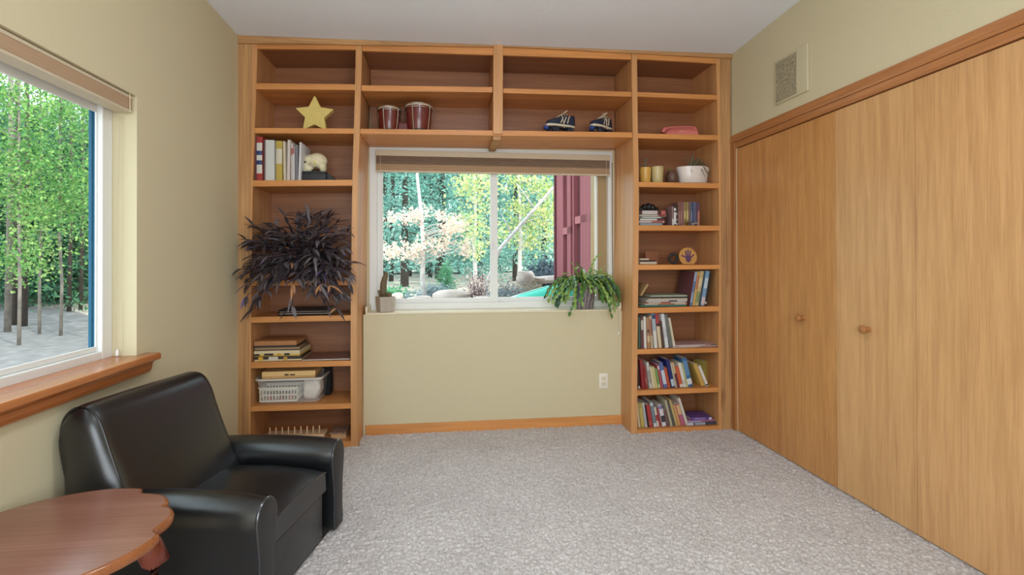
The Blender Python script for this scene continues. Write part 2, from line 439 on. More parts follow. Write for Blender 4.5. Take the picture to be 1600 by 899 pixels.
# oak stool moulding under the left window
sl = MB()
prof = [(-0.10, 0.800), (0.060, 0.800), (0.066, 0.806), (0.066, 0.824), (0.060, 0.830), (-0.10, 0.830)]
prof = [(x, z) for x, z in prof]
apr = [(0.0, 0.742), (0.022, 0.744), (0.034, 0.752), (0.040, 0.768), (0.042, 0.786), (0.052, 0.800), (0.0, 0.800)]
yend = -1.047
sl.prism([(x, z) for x, z in prof], 1, LWY0-0.09, yend)
sl.prism([(x, z) for x, z in apr], 1, LWY0-0.07, yend-0.022)
struct('trim_6', sl, SILLW, 'oak moulded sill below the side window', 'window sill', bevel=0.002)

# closet casing and header
cz1, cz0 = 2.156, 2.100
ch = MB()
ch.prism([(W-0.016, cz0), (W-0.020, cz0+0.012), (W-0.016, cz0+0.018), (W-0.014, cz1-0.012), (W-0.010, cz1), (W+0.002, cz1), (W+0.002, cz0)], 1, NEAR, 0.0)
ch.prism([(W-0.006, 2.057), (W-0.002, 2.075), (W-0.010, 2.098), (W+0.03, 2.098), (W+0.03, 2.057)], 1, NEAR, 0.0)
struct('trim_7', ch, TRIMW, 'oak header casing above the closet doors', 'trim')
cj = MB(); cj.box((W-0.014, CY0+0.001, -0.012), (W+0.03, 0.0, 2.10))
struct('trim_8', cj, wood('oak_casing_upright', (186, 126, 74), 2), 'narrow upright oak casing between closet door and bookcase', 'trim', bevel=0.003)
cj = MB(); cj.box((W-0.014, CY1-0.056, -0.012), (W+0.03, CY1-0.001, 2.10))
struct('trim_10', cj, MATS['oak_casing_upright'], 'upright oak casing at the far end of the closet opening from the bookcase', 'trim', bevel=0.003)
# bifold doors: two pairs of flat veneer panels
for d in range(2):
    y1 = CY0-d*2*0.4803
    dr = thing('door_%d' % (d+1), ['flat oak bifold closet door next to the bookcase', 'flat oak bifold closet door further from the bookcase, partly outside the frame'][d], 'closet door', (W, y1, 0), kind='structure')
    for k in range(2):
        a = y1-k*0.4803-(0.0012 if k else 0.0015); b_ = y1-(k+1)*0.4803+(0.0012 if not k else 0.0015)
        p = MB(); p.box((W+0.004, b_, 0.006), (W+0.034, a, 2.052))
        build('door_panel', p, DOORM[d*2+k], dr, bevel=0.0012)
    ky, kz = at(0, W, *((1255, 497) if d == 0 else (1357, 515)))[1:]
    kn = MB(); kn.lathe([(0.010, 0.0), (0.008, 0.004), (0.0075, 0.014), (0.013, 0.019), (0.0165, 0.025), (0.0155, 0.031), (0.010, 0.035), (0.002, 0.0365)], n=20)
    kn.move(Matrix.Translation((W+0.004, ky, kz)) @ Matrix.Rotation(R(-90), 4, 'Y') @ Matrix.Scale(1.35, 4))
    build('knob', kn, mat('varnished_knob', (168, 112, 64), 0.3), dr, smooth=True)

# ------------------------------------------------------------------ built-in bookcase, measured on its front plane y = 0
BD = 0.372                                   # inside depth
L0 = [(57, 372.2), (690, 367.5)]; LF = [(77, 394), (690, 388)]
L1 = [(77, 402), (200, 398.5), (290, 394.6), (496, 392), (690, 391.3)]
L2 = [(77, 556), (135, 554.7), (200, 553), (286, 550.3), (440, 548.4), (560, 547.7), (700, 548.4)]
L3 = [(79, 565.5), (140, 564.1), (200, 562.3), (215, 560.7), (280, 559.4), (450, 557.5), (600, 558.2), (702, 559.4)]
R0 = [(93, 986.7), (150, 987.5), (205, 988.6), (250, 989.7), (400, 989.0), (540, 987.4), (679, 986.3)]
R1 = [(92, 995.3), (150, 996), (208, 996.6), (250, 997.8), (290, 998.6), (355, 998.2), (415, 997.6), (485, 996.6), (545, 996), (673, 995.7)]
R2 = [(99, 1119.1), (155, 1120.3), (211, 1121.6), (290, 1123.3), (353, 1124), (414, 1123.9), (480, 1123.3), (545, 1122.5), (608, 1122.2), (667, 1122.7)]
RF = [(98, 1125.1), (350, 1126.2), (671, 1126.9)]
RW = [(85, 1141.3), (670, 1142.6)]
def fpt(tab, v): p = at(1, 0.0, interp(tab, v), v); return (p[0], p[2])
def vboard(ta, tb, vt, vb, y0, y1, n=6, mb=None):
    """upright board between two measured edges"""
    mb = mb or MB()
    vs = [vt+(vb-vt)*i/n for i in range(n+1)]
    A = [fpt(ta, v) for v in vs]; B = [fpt(tb, v) for v in vs]
    if vb > 660: A[-1] = (A[-1][0], -0.012); B[-1] = (B[-1][0], -0.012)
    mb.loft([[(a[0], y0, a[1]), (b[0], y0, b[1]), (b[0], y1, b[1]), (a[0], y1, a[1])] for a, b in zip(A, B)])
    return mb
def hboard(ta, tb, tl, tr, bl, br, y0, y1, mb=None, over=0.0005):
    mb = mb or MB()
    p = [at(1, 0.0, interp(ta, tl), tl), at(1, 0.0, interp(tb, tr), tr), at(1, 0.0, interp(tb, br), br), at(1, 0.0, interp(ta, bl), bl)]
    c = [(q[0]+(over if i in (1, 2) else -over), q[2]) for i, q in enumerate(p)]
    TL, TR, BR, BL = c
    mb.hexa([(BL[0], y0, BL[1]), (BR[0], y0, BR[1]), (BR[0], y1, BR[1]), (BL[0], y1, BL[1]), (TL[0], y0, TL[1]), (TR[0], y0, TR[1]), (TR[0], y1, TR[1]), (TL[0], y1, TL[1])])
    return mb
SHELF = {}
def shelfline(key, ta, tb, tl, tr):
    a = at(1, 0.0, interp(ta, tl), tl); b = at(1, 0.0, interp(tb, tr), tr)
    SHELF[key] = (a[0], a[2], b[0], b[2])
def sz(key, x):
    a = SHELF[key]; t = (x-a[0])/(a[2]-a[0]); t = min(1.15, max(-0.15, t)); return a[1]+(a[3]-a[1])*t

LEFT = {'A': (130.1, 131.6, 139.4, 140.6), 'B': (199.9, 200.8, 208.3, 208.9), 'C': (282.0, 281.0, 291.7, 290.3), 'D': (438.2, 436.9, 447, 445.7),
        'E': (495.9, 492.7, 504.7, 501.5), 'F': (566.6, 564, 576, 572.4), 'G': (635.5, 630.6, 643.8, 638.9)}
RIGHT = {'A': (143.8, 148.6, 150.9, 156.1), 'B': (208.4, 211.2, 216, 219), 'C': (284.2, 286.6, 292.2, 294.4), 'D': (352.3, 352.7, 360.6, 360.4),
         'E': (413.8, 413.9, 422, 421), 'F': (481.6, 478.7, 490.2, 486.8), 'G': (546.5, 543.6, 554, 551), 'H': (610.6, 606, 618.5, 613)}
zt_l = 2.7215; zt_r = 2.7635
# left unit
bl_ = thing('bookcase', 'tall built-in oak bookcase between the side wall and the window', 'bookcase', (0.0, 0.0, 0.0))
build('filler_strip', vboard(L0, LF, 63, 700, -0.003, 0.02), RAW[2], bl_, label='knotty raw oak filler strip against the wall')
build('side_panel', vboard(LF, L1, 66, 700, 0.0, BD), OAKS, bl_)
build('side_panel', vboard(L2, L3, 66, 703, 0.0, 0.419, n=10), OAKS, bl_)
for k, (a, b, c, d) in LEFT.items():
    build('shelf', hboard(L1, L2, a, b, c, d, 0.0, BD), OAK[0], bl_, bevel=0.0015); shelfline('L'+k, L1, L2, a, b)
build('bottom_shelf', hboard(L1, L2, 694, 690, 704, 701, 0.0, BD), OAK[0], bl_); shelfline('LI', L1, L2, 694, 690)
build('top_rail', hboard(L1, L2, 64, 67, 76.2, 77.6, 0.0, 0.02), OAK[0], bl_)
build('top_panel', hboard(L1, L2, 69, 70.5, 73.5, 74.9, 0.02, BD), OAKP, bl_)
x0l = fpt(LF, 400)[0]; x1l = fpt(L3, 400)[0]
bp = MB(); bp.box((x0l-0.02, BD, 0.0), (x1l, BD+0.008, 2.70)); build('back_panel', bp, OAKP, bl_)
for k in ('A', 'B', 'C', 'D'):
    a = SHELF['L'+k]; z = (a[1]+a[3])/2
    bp = MB(); bp.box((a[0]-0.004, BD-0.012, z), (a[2]+0.004, BD, z+0.052)); build('back_rail', bp, OAK[0], bl_, bevel=0.002)
# right unit
br_ = thing('bookcase', 'tall built-in oak bookcase between the window and the closet', 'bookcase', (3.0, 0.0, 0.0))
build('side_panel', vboard(R0, R1, 84, 682, 0.0, 0.419, n=10), OAKS, br_)
build('side_panel', vboard(R2, RF, 88, 675, 0.0, BD), OAKS, br_)
build('filler_strip', vboard(RF, RW, 88, 675, -0.003, 0.02), RAW[2], br_, label='knotty raw oak filler strip beside the closet casing')
for k, (a, b, c, d) in RIGHT.items():
    build('shelf', hboard(R1, R2, a, b, c, d, 0.0, BD), OAK[0], br_, bevel=0.0015); shelfline('R'+k, R1, R2, a, b)
build('bottom_shelf', hboard(R1, R2, 671.9, 666, 680, 673, 0.0, BD), OAK[0], br_); shelfline('RI', R1, R2, 671.9, 666)
build('top_rail', hboard(R1, R2, 82, 87, 92.4, 99.3, 0.0, 0.02), OAK[0], br_)
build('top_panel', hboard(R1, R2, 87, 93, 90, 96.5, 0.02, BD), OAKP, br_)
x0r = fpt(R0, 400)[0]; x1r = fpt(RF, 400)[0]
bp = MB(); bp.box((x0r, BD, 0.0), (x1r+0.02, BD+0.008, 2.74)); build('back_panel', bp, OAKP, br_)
for k in ('A', 'B', 'C'):
    a = SHELF['R'+k]; z = (a[1]+a[3])/2
    bp = MB(); bp.box((a[0]-0.004, BD-0.012, z), (a[2]+0.004, BD, z+0.052)); build('back_rail', bp, OAK[0], br_, bevel=0.002)
# bridge over the window
bd = thing('overhead_shelf', 'oak overhead shelf unit bridging the two bookcases above the window', 'shelf', (1.7, 0.0, 2.1))
PL = [(72, 770.8), (210, 770.0)]; PR = [(72, 785.6), (210, 785.2)]
build('shelf', hboard(L3, PL, 133.2, 136.0, 142.2, 144.4, 0.0, BD, over=-0.0035), OAK[0], bd, bevel=0.0015); shelfline('BA', L3, PL, 133.2, 136)
build('shelf', hboard(PR, R0, 137.9, 143.5, 145.3, 151.2, 0.0, BD, over=-0.0035), OAK[0], bd, bevel=0.0015)
build('bottom_board', hboard(L3, R0, 201.1, 206.8, 208.9, 215.2, 0.0, 0.419, over=-0.0035), OAK[0], bd, bevel=0.0015); shelfline('BB', L3, R0, 201.1, 206.8)
build('top_rail', hboard(L3, R0, 66.5, 81, 79.4, 92.9, 0.0, 0.02, over=-0.0035), OAK[0], bd)
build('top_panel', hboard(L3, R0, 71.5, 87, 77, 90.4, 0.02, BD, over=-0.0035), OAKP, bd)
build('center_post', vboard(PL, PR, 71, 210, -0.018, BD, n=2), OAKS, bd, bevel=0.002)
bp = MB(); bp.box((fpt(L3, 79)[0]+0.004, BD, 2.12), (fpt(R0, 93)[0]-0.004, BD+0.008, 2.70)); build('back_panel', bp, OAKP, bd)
for ta, tb, k in ((L3, PL, 0), (PR, R0, 1)):
    for v in ((133.2, 136.0), (201.1, 203.9)) if k == 0 else ((137.9, 143.5), (204.1, 206.8)):
        a = at(1, 0, interp(ta, v[0]), v[0]); b = at(1, 0, interp(tb, v[1]), v[1]); z = (a[2]+b[2])/2
        bp = MB(); bp.box((a[0]+0.006, BD-0.012, z-0.005), (b[0]-0.006, BD, z+0.052)); build('back_rail', bp, OAK[0], bd, bevel=0.002)
pc = fpt(PL, 211)[0]
zb_ = SHELF['BB']; zbm = (zb_[1]+zb_[3])/2-0.036
br2 = MB(); br2.box((pc+0.002, 0.004, zbm-0.028), (pc+0.056, 0.40, zbm+0.006))
build('cleat', br2, RAW[0], bd, bevel=0.003)
# rough oak fascia along the ceiling
fs = MB()
a0 = (0.002, zt_l-0.001); a1 = (W-0.002, zt_r-0.001)
b0 = at(1, 0, 372.2, 68.9)[2]; b1 = at(1, 0, 1141, 92.5)[2]; bm = at(1, 0, 780, 74)[2]
fs.loft([[(0.002, -0.016, b0), (0.002, -0.0045, b0), (0.002, -0.0045, a0[1]), (0.002, -0.016, a0[1])],
         [(1.83, -0.016, bm), (1.83, -0.0045, bm), (1.83, -0.0045, (a0[1]+a1[1])/2), (1.83, -0.016, (a0[1]+a1[1])/2)],
         [(W-0.002, -0.016, b1), (W-0.002, -0.0045, b1), (W-0.002, -0.0045, a1[1]), (W-0.002, -0.016, a1[1])]])
struct('trim_9', fs, RAW[0], 'knotty raw oak fascia board along the ceiling over the bookcases', 'trim')

# ------------------------------------------------------------------ shades
SHF = mat('tan_shade_fabric', (176, 146, 116), 0.85, noise=0.06, nscale=400, stretch=(0.02, 0.02, 1))
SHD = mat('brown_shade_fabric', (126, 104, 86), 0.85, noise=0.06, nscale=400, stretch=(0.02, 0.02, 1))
SHR = mat('shade_rail', (206, 190, 164), 0.5)
def cellular(name, label, a, b, zt_, zr, zm, zbot, dep, axis):
    """headrail, pleated fabric, bottom rail; runs along axis from a to b"""
    if axis == 0:
        root = thing(name, label, 'window shade', ((a+b)/2, dep[0], zbot))
        B = lambda s, l0, l1, d0, d1, z0, z1: s.box((l0, d0, z0), (l1, d1, z1))
        P = lambda s, d, l0, l1: s.prism(d, 0, l0, l1)
    else:
        root = thing(name, label, 'window shade', (dep[0], (a+b)/2, zbot))
        B = lambda s, l0, l1, d0, d1, z0, z1: s.box((d0, l0, z0), (d1, l1, z1))
        P = lambda s, d, l0, l1: s.prism(d, 1, l0, l1)
    s = MB(); B(s, a, b, dep[0], dep[1], zr, zt_); build('headrail', s, SHR, root, bevel=0.003)
    n = 7
    def pleat(z0, z1, k):
        pts = []
        for i in range(2*k+1):
            z = z0+(z1-z0)*i/(2*k); pts.append((dep[0]+(0.006 if i % 2 == 0 else 0.001), z))
        return pts+[(dep[1]-0.004, z1), (dep[1]-0.004, z0)]
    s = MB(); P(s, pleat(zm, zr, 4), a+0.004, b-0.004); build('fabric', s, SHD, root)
    s = MB(); P(s, pleat(zbot+0.012, zm, 3), a+0.004, b-0.004); build('fabric', s, SHF, root)
    s = MB(); B(s, a, b, dep[0]+0.001, dep[1]-0.004, zbot, zbot+0.012); build('bottom_rail', s, SHR, root, bevel=0.003)
    return root
yS = 0.385
zz = lambda v: at(1, yS, 770, v)[2]
cr_ = cellular('cellular_shade', 'tan cellular shade raised at the top of the window between the bookcases', at(1, yS, 586.5, 250)[0], at(1, yS, 953.5, 250)[0], zz(238.5), zz(247), zz(259.5), zz(271.5), (yS, 0.419), 0)
CORD = mat('white_cord', (206, 194, 164), 0.7)
for u, v0, v1 in ((594.2, 247, 270), (947.5, 247, 275)):
    x = at(1, yS-0.004, u, 250)[0]
    s = MB(); s.tube([(x, yS-0.004, zz(v0)), (x+0.001, yS-0.004, zz(v1))], 0.0016, 6); build('pull_cord', s, CORD, cr_)
# left shade
xs2 = -0.012
za = lambda u, v: at(0, xs2, u, v)[2]
cl_ = cellular('cellular_shade', 'tan cellular shade raised at the top of the side window', LWY0+0.01, LWY1-0.004, LWZ1-0.004, za(208, 156), za(208, 158.5), za(208, 177), (-0.085, xs2), 1)
for o in cl_.children:
    o.data.materials[0] = {'fabric': SHF}.get(o.name.split('.')[0], SHR)
s = MB(); yk = at(0, xs2+0.004, 203, 160)[1]
s.tube([(xs2+0.004, yk, za(203, 147)), (xs2+0.004, yk, za(203, 176))], 0.0022, 6); build('pull_cord', s, CORD, cl_)
# its long cord hanging to the sill
s = MB(); pp = []
for i in range(13):
    t = i/12; z = 1.88-(1.88-0.845)*t
    pp.append((-0.055+0.004*math.sin(3*t), LWY1-0.004-0.012*math.sin(pi*t)-0.0*t, z))
s.tube(pp, 0.0009, 6); s.tube([(p[0]-0.010-0.015*i/12, p[1]-0.006, p[2]) for i, p in enumerate(pp)], 0.0009, 6)
cd = build('pull_cord', s, CORD, cl_)
s = MB(); s.lathe([(0.002, 0.03), (0.006, 0.02), (0.008, 0.006), (0.006, 0.0), (0.001, 0)], (-0.07, LWY1-0.014, 0.832), n=12)
build('tassel', s, mat('white_plastic', (235, 232, 226), 0.4), cl_, smooth=True)
# right pull cord of the centre window, hanging beside the jamb
s = MB(); x = wx1-0.006
s.tube([(x, 0.404, 2.02), (x-0.002, 0.402, 1.5), (x+0.001, 0.400, 1.04), (x-0.006, 0.400, 0.97)], 0.0028, 6)
build('pull_cord', s, mat('dark_cord', (120, 84, 60), 0.8), cr_)

s = MB(); xq = at(1, 0.212, 966.5, 520)[0]
s.tube([(x-0.006, 0.400, 0.97), (xq, 0.214, WZ0+0.006), (xq, 0.212, WZ0-0.02), (xq, 0.212, 0.70)], 0.0014, 6); build('pull_cord', s, CORD, cr_)
s = MB(); s.lathe([(0.001, 0.026), (0.006, 0.020), (0.009, 0.006), (0.006, 0.0), (0.001, 0)], (xq, 0.212, 0.675), n=12); build('tassel', s, mat('white_plastic', (235, 232, 226), 0.4), cr_, smooth=True)

# outlet on the low wall, chime box over the closet
ox, _, oz = at(1, YL, 942.8, 595.5)
ot = thing('wall_outlet', 'white wall outlet on the low wall under the window', 'outlet', (ox, YL, oz))
s = MB(); s.rbox((ox-0.036, YL-0.006, oz-0.058), (ox+0.036, YL, oz+0.058), 0.005); build('cover_plate', s, mat('outlet_white', (232, 226, 210), 0.35), ot, smooth=True)
for k in (-1, 1):
    s = MB(); s.rbox((ox-0.017, YL-0.0085, oz+k*0.0195-0.0145), (ox+0.017, YL-0.005, oz+k*0.0195+0.0145), 0.0012); so = build('socket', s, mat('outlet_cream', (226, 214, 190), 0.35), ot, smooth=True)
    s = MB()
    s.box((ox-0.008, YL-0.0092, oz+k*0.0195-0.004), (ox-0.006, YL-0.008, oz+k*0.0195+0.006)); s.box((ox+0.006, YL-0.0092, oz+k*0.0195-0.004), (ox+0.008, YL-0.008, oz+k*0.0195+0.005))
    build('slots', s, mat('slot_dark', (60, 54, 46), 0.8), so)
ya = at(0, W, 1213, 130)[1]; yb2 = at(0, W, 1264.5, 110)[1]
zv = [at(0, W, 1213, 98)[2], at(0, W, 1213, 165.5)[2]]
cm_ = thing('door_chime', 'square beige chime box on the wall above the closet doors', 'chime', (W, (ya+yb2)/2, zv[1]))
s = MB(); s.rbox((W-0.013, yb2, zv[1]), (W, ya, zv[0]), 0.004)
build('housing', s, mat('chime_beige', (200, 189, 156), 0.6), cm_, smooth=True)
s = MB(); ym = at(0, W, 1247.5, 110)[1]
GRI = mat('chime_grille', (158, 147, 120), 0.9, noise=0.35, nscale=60)
s.box((W-0.0145, ym, zv[1]+0.012), (W-0.0125, ya-0.016, zv[0]-0.014)); build('grille', s, GRI, cm_)
s = MB()
for i in range(9): 
    z = zv[1]+0.03+i*(zv[0]-zv[1]-0.06)/8
    s.box((W-0.0152, ym+0.004, z-0.0015), (W-0.0144, ya-0.02, z+0.0015))
build('grille_ribs', s, mat('chime_rib', (164, 154, 128), 0.8), cm_)
# ceiling lamp behind the viewer
cl2 = thing('ceiling_light', 'round frosted flush ceiling light', 'ceiling light', (1.6, -2.1, zc(1.6, -0.8)))
s = MB(); s.lathe([(0.20, 0.0), (0.20, -0.03), (0.19, -0.035)], (1.6, -2.1, zc(1.6, -0.8)), n=32); build('base', s, WHITE, cl2, smooth=True)
s = MB(); s.lathe([(0.19, -0.035), (0.18, -0.075), (0.14, -0.105), (0.07, -0.12), (0.001, -0.124)], (1.6, -2.1, zc(1.6, -0.8)), n=32)
build('diffuser', s, mat('lamp_glow', (238, 245, 255), 0.5, emit=36.0), cl2, smooth=True)

# ------------------------------------------------------------------ black armchair
LEATH, lnt, lb = nm('black_leather')
lb.inputs['Base Color'].default_value = (*lin((19, 20, 22)), 1); lb.inputs['Roughness'].default_value = 0.32; lb.inputs['Specular IOR Level'].default_value = 0.85
_tc = lnt.nodes.new('ShaderNodeTexCoord')
_v = lnt.nodes.new('ShaderNodeTexVoronoi'); _v.inputs['Scale'].default_value = 420
_n = lnt.nodes.new('ShaderNodeTexNoise'); _n.inputs['Scale'].default_value = 14; _n.inputs['Detail'].default_value = 4
_b = lnt.nodes.new('ShaderNodeBump'); _b.inputs['Strength'].default_value = 0.10; _b.inputs['Distance'].default_value = 0.001
_b2 = lnt.nodes.new('ShaderNodeBump'); _b2.inputs['Strength'].default_value = 0.10; _b2.inputs['Distance'].default_value = 0.01
lnt.links.new(_tc.outputs['Object'], _v.inputs['Vector']); lnt.links.new(_tc.outputs['Object'], _n.inputs['Vector'])
lnt.links.new(_v.outputs['Distance'], _b.inputs['Height']); lnt.links.new(_n.outputs[0], _b2.inputs['Height'])
lnt.links.new(_b.outputs[0], _b2.inputs['Normal']); lnt.links.new(_b2.outputs[0], lb.inputs['Normal'])
PIPE = mat('black_piping', (44, 46, 50), 0.22, spec=0.9)
chair = thing('armchair', 'small black leather armchair with rolled back standing below the side window', 'armchair', (0.7861, -1.3861, 0.0), R(-11.5))
def smooth_poly(pts, k=4):
    """closed Catmull-Rom through the points"""
    n = len(pts); out = []
    for i in range(n):
        p0, p1, p2, p3 = [pts[(i+j-1) % n] for j in range(4)]
        for q in range(k):
            t = q/k
            out.append(tuple(0.5*((2*p1[a])+(-p0[a]+p2[a])*t+(2*p0[a]-5*p1[a]+4*p2[a]-p3[a])*t*t+(-p0[a]+3*p1[a]-3*p2[a]+p3[a])*t**3) for a in range(2)))
    return out
# backrest: a rolled profile swept across the width, softened at both ends
bprof = smooth_poly([(-0.40, 0.20), (-0.43, 0.32), (-0.485, 0.45), (-0.535, 0.58), (-0.575, 0.685), (-0.610, 0.728), (-0.655, 0.738), (-0.698, 0.715), (-0.722, 0.665), (-0.722, 0.60), (-0.715, 0.50), (-0.708, 0.36), (-0.700, 0.20)], 4)
bcx, bcz = -0.60, 0.46
y0b, y1b = -0.372, 0.265
secs = []
NB = 22
for i in range(NB+1):
    t = i/NB; y = y0b+(y1b-y0b)*t
    e = min(t, 1-t)*(y1b-y0b)                  # distance from the end
    r = 0.055
    ins = 0 if e > r else r-math.sqrt(max(0, r*r-(r-e)**2))
    bow = 1-(2*t-1)**2
    sec = []
    for x, z in bprof:
        dx, dz = x-bcx, z-bcz; l = math.hypot(dx, dz)
        x2 = x-dx/l*ins*0.75; z2 = z-dz/l*ins*0.75
        if x > bcx: x2 += 0.018*bow*max(0, 1-abs(z-0.45)/0.3)
        z2 += 0.004*bow
        sec.append((x2, y, z2))
    secs.append(sec)
s = MB(); s.loft(secs)
build('backrest', s, LEATH, chair, local=True, smooth=True, angle=60)
# side welt along the roll, both ends
s = MB(); s.tube([(p[0], p[1]-0.001, p[2]) for p in secs[1][4:38]], 0.0036, 6); build('piping', s, LEATH, chair, local=True, smooth=True)
# lower back box behind the seat
s = MB(); s.rbox((-0.70, -0.345, 0.015), (-0.44, 0.285, 0.31), 0.025); build('back_base', s, LEATH, chair, local=True, smooth=True)
# arms: outline of the front panel (offset from the arm's centre, height)
aprof = smooth_poly([(-0.052, 0.012), (-0.050, 0.10), (-0.052, 0.20), (-0.064, 0.29), (-0.071, 0.345), (-0.055, 0.392), (-0.012, 0.415), (0.034, 0.402), (0.062, 0.360), (0.060, 0.30), (0.046, 0.22), (0.038, 0.12), (0.036, 0.012)], 3)
aprof = [(a, max(0.012, z)) for a, z in aprof]
for cy, sg, cr_a in ((-0.295, -1, 0.085), (0.300, 1, 0.055)):
    secs = []
    NA = 18
    for i in range(NA+1):
        t = i/NA; x = -0.60+0.60*t
        crest = (1.02 if sg < 0 else 1.0)+cr_a*math.sin(pi*min(1, t/0.95))**0.8-0.02*(1-t)
        wd_ = 1.0+0.20*math.sin(pi*min(1, t*1.02))
        e = (1-t)*0.6
        k = 1.0 if e > 0.05 else 0.90+0.10*math.sqrt(max(0, 1-((0.05-e)/0.05)**2))
        sec = []
        for a, z in aprof:
            aa = a*sg*-1
            hz = z if z < 0.2 else 0.2+(z-0.2)*crest*(1.0 if k == 1 else 0.9+0.1*k)
            ww = 1+(wd_-1)*min(1, max(0, (z-0.1)/0.2))
            sec.append((x, cy+aa*ww*k, hz if k == 1 else 0.012+(hz-0.012)*(0.97+0.03*k)))
        secs.append(sec)
    s = MB(); s.loft(secs); build('arm', s, LEATH, chair, local=True, smooth=True, angle=70)
    # flat front panel with welt
    s = MB(); pan = [(cy-a*sg*0.93, 0.012+(z-0.012)*(1.005 if sg < 0 else 0.985)) for a, z in aprof]
    s.loft([[(-0.004, y, z) for y, z in pan], [(0.006, y, z) for y, z in pan], [(0.008, cy+(y-cy)*0.93, 0.013+(z-0.012)*0.985) for y, z in pan]])
    ap = build('arm_front', s, mat('black_leather_flat', (36, 36, 37), 0.45, bump=0.1, bscale=400), chair, local=True, smooth=True)
    s = MB(); s.tube([(0.003, y, z) for y, z in pan[1:-2]], 0.0042, 6); build('piping', s, PIPE, ap, local=True, smooth=True)
# seat cushion
secs = []
for i in range(11):
    t = i/10; x = -0.50+0.495*t
    zt_ = 0.325+0.022*math.sin(pi*min(1, t*0.9+0.1))
    row = []
    for k in range(13):
        q = k/12; y = -0.262+0.45*q
        row.append((x, y, zt_-0.014*(2*q-1)**4-(0.006 if i == 10 else 0)))
    sec = row+[(x+(0.004 if i == 10 else 0), 0.188, 0.228), (x+(0.004 if i == 10 else 0), -0.262, 0.228)]
    secs.append(sec)
s = MB(); s.loft(secs); cu = build('seat_cushion', s, LEATH, chair, local=True, smooth=True, angle=50)
s = MB(); s.tube([(p[0]+0.0015, p[1], p[2]+0.001) for p in secs[-1][:13]], 0.0042, 6); build('piping', s, PIPE, cu, local=True, smooth=True)
s = MB(); s.rbox((-0.50, -0.265, 0.012), (-0.016, 0.19, 0.217), 0.012); build('front_skirt', s, LEATH, chair, local=True, smooth=True)
s = MB(); s.rbox((-0.62, -0.30, 0.004), (-0.02, 0.29, 0.03), 0.01); build('base', s, mat('black_base_cloth', (14, 14, 14), 0.9), chair, local=True)

# ------------------------------------------------------------------ pie-crust side table
TWD = wood('mahogany_top', (140, 98, 84), 0, dark=0.84, rough=0.22, scale=0.7)
TWD2 = wood('mahogany_leg', (112, 52, 36), 2, dark=0.7, rough=0.22)
TEDGE = wood('mahogany_edge', (146, 88, 50), 0, dark=0.75, rough=0.22)
TX, TY, TZ, TR = 0.286, -2.032, 0.5, 0.298
tbl = thing('side_table', 'round scalloped mahogany side table in front of the black armchair', 'side table', (TX, TY, 0))
def edge_r(th):
    """four broad arcs parted by small ogee lobes"""
    d = abs(math.degrees(((th-R(34)+pi/2) % pi)-pi/2))      # angle from the middle of a notch
    if d < 4: return 0.862+0.058*d/4
    if d < 15: return 0.92+0.035*math.sin((d-4)/11*pi/2)
    if d < 17: return 0.955
    if d < 34: return 0.955-0.048*(0.5-0.5*math.cos((d-17)/17*pi))
    if d < 40: return 0.907+0.083*((d-34)/6)**2
    return 0.99+0.01*min(1, (d-40)/5)
NT = 480; ph = 0.0
ang = [2*pi*i/NT for i in range(NT)]
def ring(rad, z, k=1.0):
    return [(TX+rad*(1+(edge_r(a+ph)-1)*k)*math.cos(a), TY+rad*(1+(edge_r(a+ph)-1)*k)*math.sin(a), z) for a in ang]
s = MB(); s.loft([ring(TR-0.004, TZ-0.024), ring(TR, TZ-0.018), ring(TR+0.001, TZ-0.006), ring(TR-0.003, TZ+0.002), ring(TR-0.010, TZ+0.003)], True, False)
build('scalloped_edge', s, TEDGE, tbl, smooth=True, angle=80)
s = MB(); s.loft([ring(TR-0.010, TZ+0.003), ring(TR-0.030, TZ+0.0025, 0.8), ring(TR-0.075, TZ+0.002, 0.25), ring(TR-0.082, TZ-0.002, 0.2), ring(0.02, TZ-0.002, 0)], True, True)
build('tabletop', s, TWD, tbl, smooth=True, angle=60)
s = MB(); s.loft([ring(TR-0.006, TZ-0.023), ring(TR-0.05, TZ-0.026, 0.3), ring(0.01, TZ-0.026, 0)], True, True); build('underside', s, TWD2, tbl)
s = MB(); s.lathe([(0.20, 0.425), (0.205, 0.43), (0.205, 0.475), (0.01, 0.475)], (TX, TY, 0), n=40); build('apron', s, TWD2, tbl, smooth=True)
for k in range(4):
    a = R(8+90*k); ca, sa = math.cos(a), math.sin(a)
    path = [(0.150, 0.465, 0.030), (0.196, 0.458, 0.034), (0.236, 0.436, 0.036), (0.252, 0.395, 0.034), (0.246, 0.34, 0.029), (0.222, 0.26, 0.023), (0.198, 0.18, 0.019), (0.190, 0.11, 0.016), (0.202, 0.055, 0.016), (0.226, 0.026, 0.021), (0.240, 0.016, 0.018)]
    s = MB(); s.tube([(TX+r*ca, TY+r*sa, z) for r, z, w_ in path], [w_ for r, z, w_ in path], 14)
    build('leg', s, TWD2, tbl, smooth=True, angle=80)

